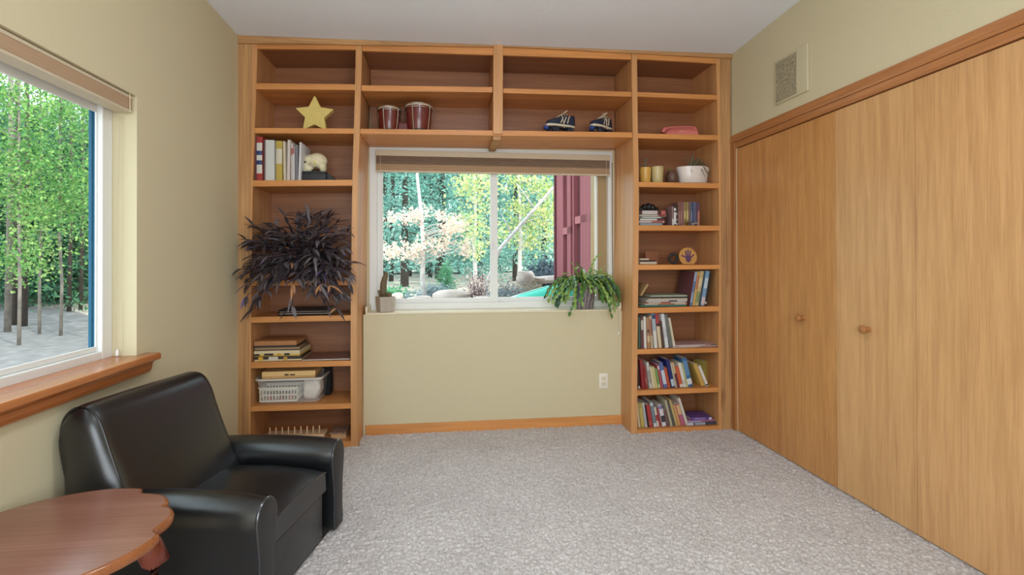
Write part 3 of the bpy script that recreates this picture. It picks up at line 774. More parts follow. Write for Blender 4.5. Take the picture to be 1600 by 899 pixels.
# ------------------------------------------------------------------ books
PAGE = mat('book_pages', (214, 202, 178), 0.9, noise=0.10, nscale=300, stretch=(1, 1, 0.02))
def cmat(rgb, rough=0.45):
    g_ = 0.3*rgb[0]+0.59*rgb[1]+0.11*rgb[2]
    return mat('cover_%d_%d_%d' % tuple(rgb), tuple((c*0.80+g_*0.20)*0.92 for c in rgb), rough)
CN = {}
def colorname(rgb):
    return {}.get(rgb, None)
ORD = ['first', 'second', 'third', 'fourth', 'fifth', 'sixth', 'seventh', 'eighth', 'ninth', 'tenth', 'eleventh', 'twelfth', 'thirteenth', 'fourteenth', 'fifteenth', 'sixteenth', 'seventeenth', 'eighteenth', 'nineteenth', 'twentieth', 'twenty-first', 'twenty-second']
def make_book(name, t, h, d, rgb, M_, label, cat, group, bands=(), soft=False, title=None):
    """closed book, thickness t along x, spine at y = 0, height z; M_ puts it in the room"""
    c = 0.0012 if soft else 0.0022
    s = MB(); r = min(t*0.35, 0.004)
    out = [(0.0, d), (0.0, r), (r*0.35, r*0.25), (t*0.5, -0.0008), (t-r*0.35, r*0.25), (t, r), (t, d), (t-c, d), (t-c, r+c), (c, r+c), (c, d)]
    s.prism(out, 2, 0.0, h); s.move(M_)
    loc = M_ @ Vector((t/2, d/2, 0))
    o = build(name, s, cmat(rgb), loc=loc, smooth=True, angle=50)
    tag(o, label, cat, group)
    e = 0.0 if soft else 0.0025
    s = MB(); s.box((c, r+c, e), (t-c, d-e, h-e)); s.move(M_); build('pages', s, PAGE, o)
    for z0, z1, col in bands:
        s = MB(); q = r*0.3+0.0004
        s.prism([(r*0.35, q), (r*0.35, r*0.25-0.0006), (t*0.5, -0.0015), (t-r*0.35, r*0.25-0.0006), (t-r*0.35, q)], 2, h*z0, h*z1); s.move(M_)
        build('spine_label', s, cmat(col), o)
    return o
def upright_row(key, y, u0, rows, where, group, cat='book', dep=0.17, zoff=0.0, name='book'):
    """rows: (thickness px, height px, tilt deg, colour, colour name, bands). Spines on the plane y; tilt > 0 leans the top to the left"""
    p0 = at(1, y, u0, 400)[0]; x = p0; prev = None
    for i, rw in enumerate(rows):
        w, hpx, tilt, rgb, cname, bands = rw[:6]
        extra = rw[6] if len(rw) > 6 else {}
        a = R(tilt)
        z = sz(key, x)
        sc = at(1, y, 1060 if key[0] == 'R' else 470, 400); dpx = abs(at(1, y, (1060 if key[0] == 'R' else 470)+1, 400)[0]-sc[0])
        t = w*dpx; h = hpx*dpx
        if prev is not None:
            pt, ph_, pa = prev
            gap = pt/math.cos(pa)+max(0.0, min(h, ph_)*(math.tan(a)-math.tan(pa))) + 0.0006
            if a < 0 and pa < 0: gap = pt-t+t/math.cos(a)+0.0012
            x += gap
        x += extra.get('gap', 0)*dpx
        z = max(sz(key, x), sz(key, x+t+abs(h*math.sin(a))))+0.0006
        yy = y+extra.get('dy', rnd.uniform(-0.004, 0.006))
        if a >= 0:
            Mx = Matrix.Translation((x, yy, z+0.0006)) @ Matrix.Rotation(-a, 4, 'Y')
        else:
            Mx = Matrix.Translation((x, yy, z+0.0006)) @ Matrix.Translation((t, 0, 0)) @ Matrix.Rotation(-a, 4, 'Y') @ Matrix.Translation((-t, 0, 0))
        make_book(extra.get('name', name), t, h, extra.get('d', dep), rgb, Mx, '%s %s, %s from the window side %s' % (cname, extra.get('word', cat), ORD[i], where), cat, group, bands, soft=extra.get('soft', False))
        prev = (t, h, a)
def flat_stack(key, y, items, where, group, cat='book', z0=None, names=None):
    """items from the bottom: (u left, u right, v bottom, v top, depth, colour, colour name, yaw, bands)"""
    z = None
    for i, it in enumerate(items):
        ul, ur, th, d, rgb, cname, yaw, bands = it[:8]
        extra = it[8] if len(it) > 8 else {}
        xl = at(1, y, ul, 400)[0]; xr = at(1, y, ur, 400)[0]
        if z is None: z = max(sz(key, xl), sz(key, xr))+0.0012
        hgt = xr-xl
        # spine toward the room: local z -> world x, local x -> world z
        Mx = Matrix.Translation((xl, y+extra.get('dy', 0), z)) @ Matrix.Translation((hgt/2, d/2, 0)) @ Matrix.Rotation(R(yaw), 4, 'Z') @ Matrix.Translation((-hgt/2, -d/2, 0)) @ Matrix(((0, 0, 1, 0), (0, 1, 0, 0), (1, 0, 0, 0), (0, 0, 0, 1)))
        make_book(extra.get('name', 'book'), th, hgt, d, rgb, Mx, extra.get('label', '%s %s, %s from the bottom of the %s' % (cname, extra.get('word', 'book'), ORD[i], where)), extra.get('cat', cat), group, bands, soft=extra.get('soft', False))
        z += th+0.0006
    return z

g = 'binders and magazines on the upper left bookcase shelf'
WH = (226, 222, 208)
upright_row('LC', 0.02, 398.2, [
    (2.4, 70, 0, (108, 40, 60), 'thin maroon', (), {'d': 0.22, 'soft': True, 'word': 'folder'}),
    (9.2, 71, 0, (196, 46, 46), 'red ring', ((0.16, 0.36, WH), (0.36, 0.46, (48, 66, 128)), (0.46, 0.58, WH), (0.58, 0.68, (48, 66, 128)), (0.68, 0.86, WH)), {'d': 0.26, 'word': 'binder with blue labels'}),
    (3.4, 66, 0, (112, 66, 50), 'thin brown', (), {'d': 0.24, 'word': 'folder', 'gap': 0.4}),
    (14.0, 65.5, 0, (222, 222, 216), 'wide white', (), {'d': 0.27, 'word': 'binder', 'gap': 0.2}),
    (9.8, 64.5, 0, (206, 172, 52), 'mustard yellow', ((0.42, 0.80, (226, 214, 190)),), {'d': 0.27, 'word': 'binder', 'gap': 2.0}),
    (4.0, 64, 1, (222, 206, 172), 'cream', (), {'d': 0.22, 'soft': True, 'word': 'magazine', 'gap': 0.6}),
    (4.6, 66, -1, (226, 208, 196), 'pale pink', (), {'d': 0.22, 'soft': True, 'word': 'magazine', 'gap': 1.2}),
    (2.6, 60, 0, (228, 214, 206), 'white and red', ((0.70, 0.88, (204, 70, 54)),), {'d': 0.22, 'soft': True, 'word': 'magazine', 'gap': 0.6}),
    (2.4, 54, 0, (232, 226, 220), 'white red-topped', ((0.8, 0.98, (196, 50, 44)),), {'d': 0.22, 'soft': True, 'word': 'magazine', 'gap': 0.4}),
    (4.6, 58, 0, (128, 122, 132), 'dark grey', (), {'d': 0.22, 'soft': True, 'word': 'magazine', 'gap': 0.6}),
    (3.6, 62, -2, (224, 222, 222), 'white', (), {'d': 0.22, 'soft': True, 'word': 'magazine', 'gap': 0.1}),
], 'on the binder shelf', g, cat='binder', name='binder')
for o in list(COL.objects):
    if o.get('group') == g and ('magazine' in o['label'] or 'folder' in o['label']):
        o['category'] = 'magazine' if 'magazine' in o['label'] else 'folder'
        o.name = o['category']
        o['label'] = o['label'].replace('from the window side', 'from the side wall')
    elif o.get('group') == g: o['label'] = o['label'].replace('from the window side', 'from the side wall')

# right bookcase, shelf D: paperbacks
C_ = lambda *a: a
g = 'upright paperbacks on the right bookcase'
upright_row('RD', 0.05, 1050.2, [
    (2.8, 29, 0, (150, 110, 108), 'pinkish narrow', ((0.0, 0.35, (226, 220, 214)),), {'gap': 0}),
    (3.8, 28, 0, (40, 34, 36), 'black and white', ((0.08, 0.72, (230, 226, 220)), (0.8, 0.94, (226, 222, 216)))),
    (2.6, 27, 0, (52, 42, 44), 'black spotted', ((0.05, 0.15, (214, 206, 200)), (0.3, 0.36, (214, 206, 200)), (0.6, 0.7, (200, 190, 184)))),
    (3.6, 35.5, 0, (132, 82, 66), 'brick brown', ((0.05, 0.6, (160, 100, 84)),)),
    (3.0, 35.5, 0, (150, 80, 74), 'faded red', ((0.1, 0.62, (170, 104, 92)),)),
    (2.6, 35.5, 0, (140, 92, 92), 'dusty rose', ()),
    (3.6, 35.5, 0, (170, 128, 60), 'ochre', ((0.3, 0.62, (214, 178, 96)),)),
    (3.6, 35.5, 0, (150, 130, 74), 'olive gold', ((0.25, 0.65, (206, 180, 100)),)),
    (3.0, 35.5, 0, (120, 84, 80), 'dull brown', ()),
    (3.6, 35.5, 0, (86, 96, 124), 'slate blue', ((0.2, 0.62, (110, 124, 156)),)),
    (3.2, 35.5, 0, (74, 88, 128), 'blue', ()),
    (3.0, 35.5, 0, (112, 92, 122), 'violet grey', ()),
    (4.0, 35.5, 0, (110, 70, 96), 'plum and coral', ((0.0, 0.62, (196, 110, 92)),)),
], 'on the paperback shelf', g, dep=0.115)
g = 'books lying stacked on the paperback shelf'
flat_stack('RD', 0.045, [
    (999.5, 1035, 0.019, 0.20, (150, 166, 170), 'pale grey', 1, (), {}),
    (999, 1038.5, 0.0155, 0.20, (214, 196, 192), 'white and pink', -1, ((0.5, 0.95, (190, 96, 90)),), {}),
    (999.5, 1038.5, 0.017, 0.205, (116, 40, 50), 'maroon and white', 0, ((0.02, 0.7, (218, 214, 206)),), {}),
    (999, 1036, 0.013, 0.20, (84, 110, 108), 'green-grey', 1, ((0.1, 0.9, (200, 206, 196)),), {}),
    (999.5, 1041, 0.013, 0.205, (206, 196, 178), 'cream', 0, ((0.7, 0.98, (170, 60, 56)),), {}),
    (999.5, 1042, 0.031, 0.21, (92, 36, 34), 'thick dark red', 0, ((0.10, 0.66, (206, 196, 190)), (0.80, 0.95, (214, 100, 92)))),
], 'stack beside the paperbacks', g)
# shelf F: flat stack of picture books plus leaning group
g = 'picture books lying stacked on the middle right shelf'
flat_stack('RF', 0.03, [
    (1001.5, 1071.5, 0.012, 0.25, (62, 134, 120), 'teal green', 0, (), {}),
    (1008, 1073, 0.011, 0.24, (214, 196, 174), 'cream', 0, ((0.3, 0.7, (176, 116, 86)),), {}),
    (1010, 1073, 0.0105, 0.24, (196, 92, 66), 'rust red', 0, ((0.05, 0.35, (222, 210, 190)), (0.6, 0.95, (226, 214, 196))), {}),
    (1010, 1073.5, 0.0115, 0.24, (206, 212, 214), 'pale blue', 0, ((0.55, 0.75, (70, 80, 110)),), {}),
    (1013, 1074, 0.013, 0.235, (216, 196, 166), 'tan', 0, (), {}),
    (1015, 1073.5, 0.010, 0.23, (68, 64, 70), 'dark charcoal', 0, (), {}),
    (1016, 1074, 0.012, 0.23, (150, 168, 140), 'sage green', 0, ((0.02, 0.96, (186, 194, 168)),), {}),
], 'picture book stack', g)
g = 'books leaning to the closet side on the middle right shelf'
upright_row('RF', 0.03, 1076.6, [
    (4.4, 51.5, -10, (120, 64, 68), 'maroon and blue', ((0.0, 0.1, (92, 118, 168)), (0.1, 0.4, (140, 164, 200)), (0.4, 0.72, (92, 118, 168)), (0.72, 1.0, (150, 170, 200))), {'d': 0.24}),
    (3.6, 51.5, -10, (220, 168, 70), 'yellow-orange', ((0.5, 0.9, (214, 110, 60)),), {'d': 0.24}),
    (6.0, 52.5, -10, (206, 176, 116), 'tan', ((0.1, 0.4, (130, 150, 90)), (0.55, 0.8, (226, 204, 150))), {'d': 0.24}),
    (2.6, 51.5, -10, (40, 48, 66), 'dark navy', (), {'d': 0.24}),
    (5.6, 52.5, -10, (122, 166, 206), 'light blue', ((0.03, 0.25, (224, 196, 196)), (0.5, 0.8, (196, 214, 226))), {'d': 0.24}),
    (3.8, 50, -10, (38, 34, 36), 'black', ((0.05, 0.12, (190, 180, 170)),), {'d': 0.24}),
], 'in the leaning group', g)
x = at(1, 0.05, 1001.5, 460)[0]
Mx = Matrix.Translation((at(1, 0.05, 999.5, 470)[0]+0.004, 0.05, sz('RF', x)+0.088)) @ Matrix.Rotation(R(33), 4, 'Y')
make_book('book', 0.016, 0.10, 0.16, (186, 146, 80), Mx, 'tan book tilted against the window-side panel on the picture book stack', 'book', 'books on the middle right shelf')
# shelf G: uprights and magazines
g = 'children’s books on the right bookcase third shelf up'.replace('’s', '')
upright_row('RG', 0.03, 997.4, [
    (3.6, 46, 0.5, (66, 96, 74), 'dark green', ()),
    (4.0, 46, 0.8, (120, 62, 62), 'maroon', ((0.6, 0.9, (206, 196, 180)),)),
    (4.0, 47, 1.5, (232, 226, 214), 'white', ()),
    (4.6, 46, 2.2, (186, 128, 84), 'orange-brown', ((0.2, 0.4, (220, 190, 140)), (0.5, 0.6, (120, 70, 50)))),
    (3.6, 48, 3.0, (206, 174, 130), 'tan', ((0.4, 0.9, (170, 90, 70)),)),
    (5.6, 51, 4.5, (168, 190, 200), 'pale blue', ((0.0, 0.5, (226, 220, 206)), (0.85, 0.98, (40, 70, 130)))),
    (5.6, 51.5, 6.0, (196, 62, 60), 'red and cream', ((0.0, 0.62, (222, 204, 160)), (0.64, 0.7, (40, 40, 50)))),
    (3.4, 40, 6.5, (92, 58, 48), 'dark brown', ()),
    (5.2, 51, 8.0, (226, 228, 228), 'tall white', ((0.3, 0.6, (206, 206, 214)),)),
    (4.8, 50, 9.0, (112, 116, 112), 'grey', ()),
    (3.6, 45, 10.5, (222, 208, 170), 'cream', ((0.0, 0.2, (230, 224, 206)),)),
], 'on the shelf with the loose magazines', g, dep=0.2)
g = 'magazines lying on the right bookcase'
flat_stack('RG', 0.012, [
    (1052, 1121, 0.006, 0.22, (222, 206, 200), 'white', 2, (), {'soft': True, 'word': 'magazine', 'name': 'magazine', 'cat': 'magazine', 'dy': 0.012}),
    (1055, 1121, 0.007, 0.215, (206, 166, 160), 'pink', -2, ((0.1, 0.6, (226, 210, 208)),), {'soft': True, 'word': 'magazine', 'name': 'magazine', 'cat': 'magazine', 'dy': 0.006}),
    (1056, 1120.5, 0.006, 0.21, (196, 150, 140), 'rosy brown', 3, ((0.0, 0.7, (232, 222, 220)), (0.85, 1.0, (80, 70, 70))), {'soft': True, 'word': 'magazine', 'name': 'magazine', 'cat': 'magazine', 'dy': 0.01}),
], 'loose magazine pile', g)
# shelf H
g = 'books leaning along the second lowest right shelf'
upright_row('RH', 0.035, 997.2, [
    (3.2, 38, 2, (52, 26, 30), 'dark maroon', ((0.0, 0.1, (206, 196, 190)),), {'dy': 0.012}),
    (5.0, 43, 5, (166, 36, 40), 'tall red', (), {'dy': 0.0}),
    (3.4, 34, 6, (178, 44, 44), 'short red', ((0.2, 0.5, (196, 90, 80)),), {'dy': 0.0}),
    (4.2, 39, 8, (206, 204, 196), 'grey-white', ((0.2, 0.7, (160, 156, 150)),), {'gap': 1}),
    (4.2, 32, 9, (226, 208, 160), 'cream yellow', ()),
    (3.2, 32, 9.5, (220, 208, 128), 'pale yellow', ()),
    (4.2, 28, 10, (122, 162, 82), 'green', ((0.0, 0.2, (196, 206, 150)),)),
    (3.4, 35, 11, (206, 76, 92), 'crimson pink', ((0.8, 0.95, (230, 220, 220)),)),
    (5.8, 38, 11.5, (86, 112, 184), 'blue', ((0.15, 0.7, (206, 214, 230)),)),
    (5.0, 30, 12, (214, 78, 44), 'orange-red', ()),
    (5.2, 43, 12.5, (34, 44, 128), 'tall royal blue', ((0.05, 0.3, (186, 206, 226)),), {'gap': 0.4}),
    (2.6, 37, 13, (206, 196, 166), 'thin cream', ()),
    (3.6, 38, 13.2, (220, 180, 130), 'peach', ((0.0, 0.55, (110, 50, 66)),)),
    (5.4, 32, 13.4, (224, 92, 46), 'orange', ((0.0, 0.15, (230, 210, 190)),)),
    (4.8, 37, 13.6, (232, 232, 224), 'white', ((0.1, 0.3, (206, 206, 196)),)),
    (2.2, 37, 13.8, (206, 204, 120), 'thin yellow-green', ()),
    (7.6, 44, 13.4, (58, 116, 172), 'wide blue', ((0.08, 0.28, (226, 232, 240)), (0.4, 0.9, (96, 150, 200)))),
    (5.6, 36, 22, (218, 166, 66), 'amber yellow', (), {'gap': 7.5}),
    (4.4, 33, 23, (230, 224, 210), 'leaning white', ((0.03, 0.1, (60, 60, 60)),)),
], 'on the second lowest shelf', g, dep=0.15)
x = at(1, 0.14, 1101, 590)[0]
Mx = Matrix.Translation((x, 0.15, sz('RH', x)+0.0006)) @ Matrix.Rotation(R(24), 4, 'Z') 
make_book('book', 0.046, 0.165, 0.10, (186, 160, 60), Mx, 'short olive yellow book standing alone beside the closet-side panel', 'book', 'books on the second lowest right shelf')
# bottom shelf
g = 'books leaning along the bottom right shelf'
upright_row('RI', 0.035, 996.6, [
    (3.6, 37, 6, (222, 196, 150), 'pale tan', (), {'dy': 0.0}),
    (5.4, 36, 7, (190, 166, 66), 'olive yellow', ((0.1, 0.8, (206, 180, 80)),), {'dy': 0.0}),
    (3.8, 36, 8, (206, 206, 206), 'light grey', ((0.1, 0.9, (190, 190, 196)),)),
    (1.8, 33, 8.5, (40, 40, 44), 'thin black', ()),
    (5.8, 33, 9, (204, 52, 50), 'red', ((0.1, 0.25, (190, 90, 60)),)),
    (5.0, 37, 10, (122, 140, 152), 'slate grey', ((0.0, 0.15, (220, 222, 226)), (0.85, 0.97, (206, 214, 220)))),
    (3.6, 29, 10.5, (226, 210, 196), 'white and red', ((0.3, 0.6, (196, 66, 60)),)),
    (3.4, 28, 11, (176, 60, 66), 'dark pink', ()),
    (6.0, 32, 11.5, (226, 222, 230), 'white purple-topped', ((0.82, 0.98, (140, 120, 190)), (0.2, 0.5, (70, 66, 76)))),
    (4.6, 24, 12, (120, 84, 88), 'small mauve', ()),
    (3.4, 40, 14, (196, 184, 150), 'tall cream', (), {'gap': 0.4}),
    (3.6, 37, 15, (96, 92, 86), 'dark grey', ()),
    (3.0, 40, 16, (214, 186, 110), 'straw yellow', ()),
    (4.6, 32, 16.5, (226, 158, 92), 'peach orange', ()),
    (6.0, 33, 17, (206, 96, 130), 'magenta pink', ((0.5, 0.95, (230, 180, 120)),)),
    (3.6, 43, 18, (230, 222, 206), 'tall white', ()),
], 'on the bottom shelf', g, dep=0.16)
g = 'books lying on the bottom right shelf'
flat_stack('RI', 0.03, [
    (1073, 1119, 0.022, 0.18, (70, 72, 88), 'dark slate', 0, ((0.25, 0.6, (166, 170, 190)), (0.0, 0.2, (206, 210, 226))), {}),
    (1072, 1115, 0.013, 0.18, (196, 110, 150), 'pink and lilac', 3, ((0.0, 0.5, (176, 170, 214)),), {}),
    (1079, 1112, 0.021, 0.165, (106, 66, 146), 'purple', -3, ((0.15, 0.7, (140, 110, 190)), (0.85, 0.97, (220, 206, 230))), {}),
], 'purple-topped stack', g)

# ------------------------------------------------------------------ things on the left bookcase
def X(u, y): return at(1, y, u, 400)[0]
def Z(v, y, u=500): return at(1, y, u, v)[2]
# star block
yF = 0.05
zs0 = sz('LB', X(490, yF))+0.0008
stx, stz = X(491.5, yF), None
hS = Z(148.5, yF, 492)-zs0
pts = []
Ro = hS/(1+math.cos(R(36))); Ri = Ro*0.50; cz_ = zs0+Ro*math.cos(R(36))
for i in range(10):
    a = R(90+36*i); r = Ro if i % 2 == 0 else Ri
    pts.append((stx+r*math.cos(a)*1.0, cz_+r*math.sin(a)))
rp = []
for i, p in enumerate(pts):                       # slightly blunted points
    if i % 2 == 0:
        for q in (pts[i-1], pts[(i+1) % 10]): rp.append((p[0]+(q[0]-p[0])*0.05, p[1]+(q[1]-p[1])*0.05))
    else: rp.append(p)
zmin = min(p[1] for p in rp); rp = [(x, z-zmin+zs0) for x, z in rp]
s = MB(); s.loft([[(x, yF, z) for x, z in rp], [(x, yF+0.052, z) for x, z in rp]])
o = build('star_block', s, mat('pale_yellow_paint', (214, 190, 110), 0.6, noise=0.06, nscale=30), loc=(stx, yF+0.026, zs0), bevel=0.003)
tag(o, 'pale yellow wooden star standing on the upper left shelf', 'star ornament')
# black box with a lid ramp and the skull on it
yb0 = 0.05
bx0, bx1 = X(469.8, yb0), X(509.2, yb0); z0 = max(sz('LC', bx0), sz('LC', bx1+0.1))+0.0008; z1 = Z(267.8, yb0)
bxo = thing('black_box', 'low black box under the skull model', 'box', ((bx0+bx1)/2, yb0+0.1, z0))
BLK = mat('black_card', (44, 46, 48), 0.6)
s = MB(); s.rbox((bx0, yb0, z0), (bx1, yb0+0.20, z1-0.012), 0.003, 2); build('tray', s, BLK, bxo, smooth=True)
s = MB(); s.rbox((bx0-0.001, yb0-0.001, z1-0.011), (bx1+0.001, yb0+0.201, z1), 0.003, 2); build('lid', s, BLK, bxo, smooth=True)
s = MB(); s.prism([(bx1+0.002, z0), (bx1+0.068, z0), (bx1+0.062, z0+0.008), (bx1+0.014, z1-0.012), (bx1+0.002, z1-0.006)], 1, yb0+0.02, yb0+0.19)
o = build('ramp_block', s, BLK, bxo, bevel=0.002)
BONE = mat('bone_cream', (226, 214, 178), 0.5, noise=0.10, nscale=40)
ysk = 0.13
sx0, sx1 = X(472.2, ysk), X(511.8, ysk); szb = z1+0.001; szt = Z(239.3, ysk)
Wd, Hd = sx1-sx0, szt-szb
sk = thing('skull_model', 'cream model skull facing the side wall on a black box', 'skull', ((sx0+sx1)/2, ysk, szb))
s = MB()
e = lambda cx, cz, rx, ry, rz: s.ball((sx0+Wd*cx, ysk, szb+Hd*cz), 1.0, 20, sc=(Wd*rx, Wd*ry, Hd*rz))
e(0.60, 0.60, 0.40, 0.33, 0.395)                     # cranium
e(0.36, 0.62, 0.30, 0.29, 0.30)                      # frontal bone
e(0.20, 0.42, 0.17, 0.20, 0.20)                      # face
e(0.24, 0.20, 0.20, 0.18, 0.20)                      # jaws
e(0.16, 0.10, 0.13, 0.15, 0.10)
e(0.82, 0.30, 0.15, 0.22, 0.30)
e(0.06, 0.50, 0.06, 0.07, 0.06)                      # brow and nose bridge
o = build('cranium', s, BONE, sk)
rm = o.modifiers.new('r', 'REMESH'); rm.mode = 'VOXEL'; rm.voxel_size = 0.0035
sm_ = o.modifiers.new('sm', 'SMOOTH'); sm_.iterations = 6; sm_.factor = 0.6
o.data.polygons.foreach_set('use_smooth', [True]*len(o.data.polygons)); rm.use_smooth_shade = True
DK = mat('hollow_shade', (66, 58, 48), 0.9)  # dark balls on the surface, coloured as the shade inside uncarved hollows
for nm_, cx, cz, rx, rz in (('eye_socket_shade', 0.165, 0.49, 0.055, 0.06), ('jaw_gap_shade', 0.50, 0.10, 0.10, 0.05), ('ear_opening_shade', 0.62, 0.22, 0.03, 0.035)):
    q = MB(); q.ball((sx0+Wd*cx, ysk-Wd*(0.175 if nm_ == 'eye_socket_shade' else 0.15 if nm_ == 'jaw_gap_shade' else 0.27), szb+Hd*cz), 1.0, 12, sc=(Wd*rx, Wd*0.06, Hd*rz)); build(nm_, q, DK, sk, smooth=True)
q = MB(); q.tube([(sx0+Wd*t, ysk-Wd*(0.23+0.1*math.sin((t-0.16)*6)), szb+Hd*(0.43+0.02*math.sin(9*t))) for t in [0.30+0.04*i for i in range(9)]], 0.004, 6); build('cheek_arch', q, BONE, sk, smooth=True)
q = MB(); q.ball((sx0+Wd*0.57, ysk-Wd*0.315, szb+Hd*0.46), 1.0, 10, sc=(Wd*0.045, 0.004, Hd*0.07)); build('temple_patch', q, mat('yellow_patch', (222, 204, 96), 0.5), sk, smooth=True)
# papers under the purple plant
g = 'dark magazines stacked under the purple plant'
items = [(434, 515, 0.007, 0.22, (40, 36, 38), 'black', 0, ()), (436, 516, 0.006, 0.22, (206, 186, 164), 'cream-edged', 2, ()), (433, 513, 0.007, 0.22, (54, 44, 44), 'dark brown', -2, ()),
         (437, 516, 0.006, 0.215, (170, 146, 130), 'tan-edged', 3, ()), (434, 512, 0.007, 0.22, (36, 34, 36), 'charcoal', 1, ()), (440, 514, 0.007, 0.21, (58, 46, 40), 'worn brown', -4, ())]
flat_stack('LE', 0.035, [i+({'soft': True, 'word': 'magazine', 'name': 'magazine', 'cat': 'magazine'},) for i in items], 'stack under the purple plant', g)
# board games and the flat magazine
g = 'board game boxes stacked on the left bookcase'
yG = 0.03
def game_box(ul, ur, vb, vt, dep, top, side, label, marks=(), yaw=0.0, y=yG, key='LF', z=None, cat='game box', group=None):
    xl, xr = X(ul, y), X(ur, y)
    z = z if z is not None else max(sz(key, xl), sz(key, xr))+0.001
    h = Z(vt, y)-Z(vb, y)
    r = thing('game_box', label, cat, ((xl+xr)/2, y+dep/2, z), R(yaw), group)
    hw = (xr-xl)/2
    s = MB(); s.box((-hw, -dep/2, 0), (hw, dep/2, h*0.35)); build('tray', s, side, r, local=True)
    s = MB(); s.box((-hw-0.001, -dep/2-0.001, h*0.3), (hw+0.001, dep/2+0.001, h)); build('lid', s, top, r, local=True, bevel=0.0015)
    for a, b, c, d, col in marks:
        s = MB(); s.box((-hw+2*hw*a, -dep/2-0.0016, h*c), (-hw+2*hw*b, -dep/2-0.0008, h*d)); build('printed_mark', s, mat('mark_%d_%d_%d' % col, col, 0.5), r, local=True)
    return z+h
DKB = mat('box_dark', (58, 46, 38), 0.6); CRB = mat('box_cream', (216, 196, 156), 0.6); BRB = mat('box_brown', (170, 116, 70), 0.55, noise=0.08, nscale=12); YLB = mat('box_yellow', (206, 168, 70), 0.6)
z = game_box(397.5, 470, 565.6, 558.6, 0.26, DKB, CRB, 'dark board game box, lowest in the stack on the left bookcase', ((0.08, 0.18, 0.1, 0.9, (216, 170, 50)), (0.3, 0.5, 0.05, 0.9, (206, 196, 180)), (0.62, 0.7, 0.1, 0.8, (190, 150, 60))), 1, group=g)
z = game_box(397.5, 469, 558, 549.5, 0.26, CRB, YLB, 'cream and yellow board game box in the middle of the stack', ((0.0, 0.12, 0.1, 0.45, (40, 36, 34)), (0.22, 0.42, 0.1, 0.5, (46, 40, 38)), (0.5, 0.58, 0.1, 0.5, (196, 150, 60)), (0.66, 0.78, 0.1, 0.5, (60, 50, 40))), -1, z=z+0.001, group=g)
z = game_box(397.5, 467, 549, 544.5, 0.25, mat('box_tan', (150, 120, 88), 0.6), DKB, 'thin tan board game box second from the top of the stack', (), 2, z=z+0.001, group=g)
z = game_box(397, 463, 544, 534, 0.24, BRB, DKB, 'brown wooden-looking game box on top of the stack', (), 0, z=z+0.001, group=g)
g2 = None
xl, xr = X(471.5, 0.02), X(546.2, 0.02)
zz0 = max(sz('LF', xl), sz('LF', xr))+0.001
Mx = Matrix.Translation((xl, 0.02, zz0)) @ Matrix(((0, 0, 1, 0), (0, 1, 0, 0), (1, 0, 0, 0), (0, 0, 0, 1)))
mg = make_book('magazine', 0.008, xr-xl, 0.27, (126, 74, 60), Mx, 'flat magazine with a dark photo cover beside the board games', 'magazine', None, ((0, 1, (230, 222, 210)),), soft=True)
PHO = mat('photo_cover', (110, 62, 52), 0.3, noise=0.75, nscale=22)
s = MB(); s.box((xl+0.004, 0.024, zz0+0.008), (xr-0.004, 0.286, zz0+0.0086)); build('cover_photo', s, PHO, mg)
# clear tub with a basket, a cloth, a dark bag and a box
TUB, tnt, tb_ = nm('clear_plastic')
tb_.inputs['Base Color'].default_value = (0.9, 0.9, 0.88, 1); tb_.inputs['Roughness'].default_value = 0.25; tb_.inputs['Alpha'].default_value = 0.24
yT = 0.02
tx0, tx1 = X(398, yT), X(502, yT); tz0 = max(sz('LG', tx0), sz('LG', tx1))+0.001; tz1 = Z(590.5, yT)
tub = thing('storage_tub', 'clear plastic tub holding a white basket on the left bookcase', 'storage tub', ((tx0+tx1)/2, 0.17, tz0))
def rrect(cx, cy, hx, hy, r, z, n=5):
    out = []
    for sx, sy, t0 in ((1, 1, 0), (-1, 1, 90), (-1, -1, 180), (1, -1, 270)):
        for i in range(n+1):
            t = R(t0+90*i/n); out.append((cx+sx*(hx-r)+r*math.cos(t), cy+sy*(hy-r)+r*math.sin(t), z))
    return out
tcx, thx = (tx0+tx1)/2, (tx1-tx0)/2
s = MB(); s.loft([rrect(tcx, 0.175, thx*0.88, 0.125, 0.03, tz0+0.001), rrect(tcx, 0.175, thx*0.90, 0.13, 0.03, tz0+0.004), rrect(tcx, 0.175, thx*0.98, 0.145, 0.03, tz1-0.012)], True, False)
s.f.append(tuple(range(24))[::-1]); s.mi.append(0)
build('tub_wall', s, TUB, tub, smooth=True)
s = MB(); s.loft([rrect(tcx, 0.175, thx*0.98, 0.145, 0.03, tz1-0.012), rrect(tcx, 0.175, thx*1.03, 0.156, 0.036, tz1-0.012), rrect(tcx, 0.175, thx*1.03, 0.156, 0.036, tz1), rrect(tcx, 0.175, thx*0.98, 0.145, 0.03, tz1)], True, False)
build('rim', s, mat('tub_rim', (206, 198, 184), 0.35), tub, smooth=True)
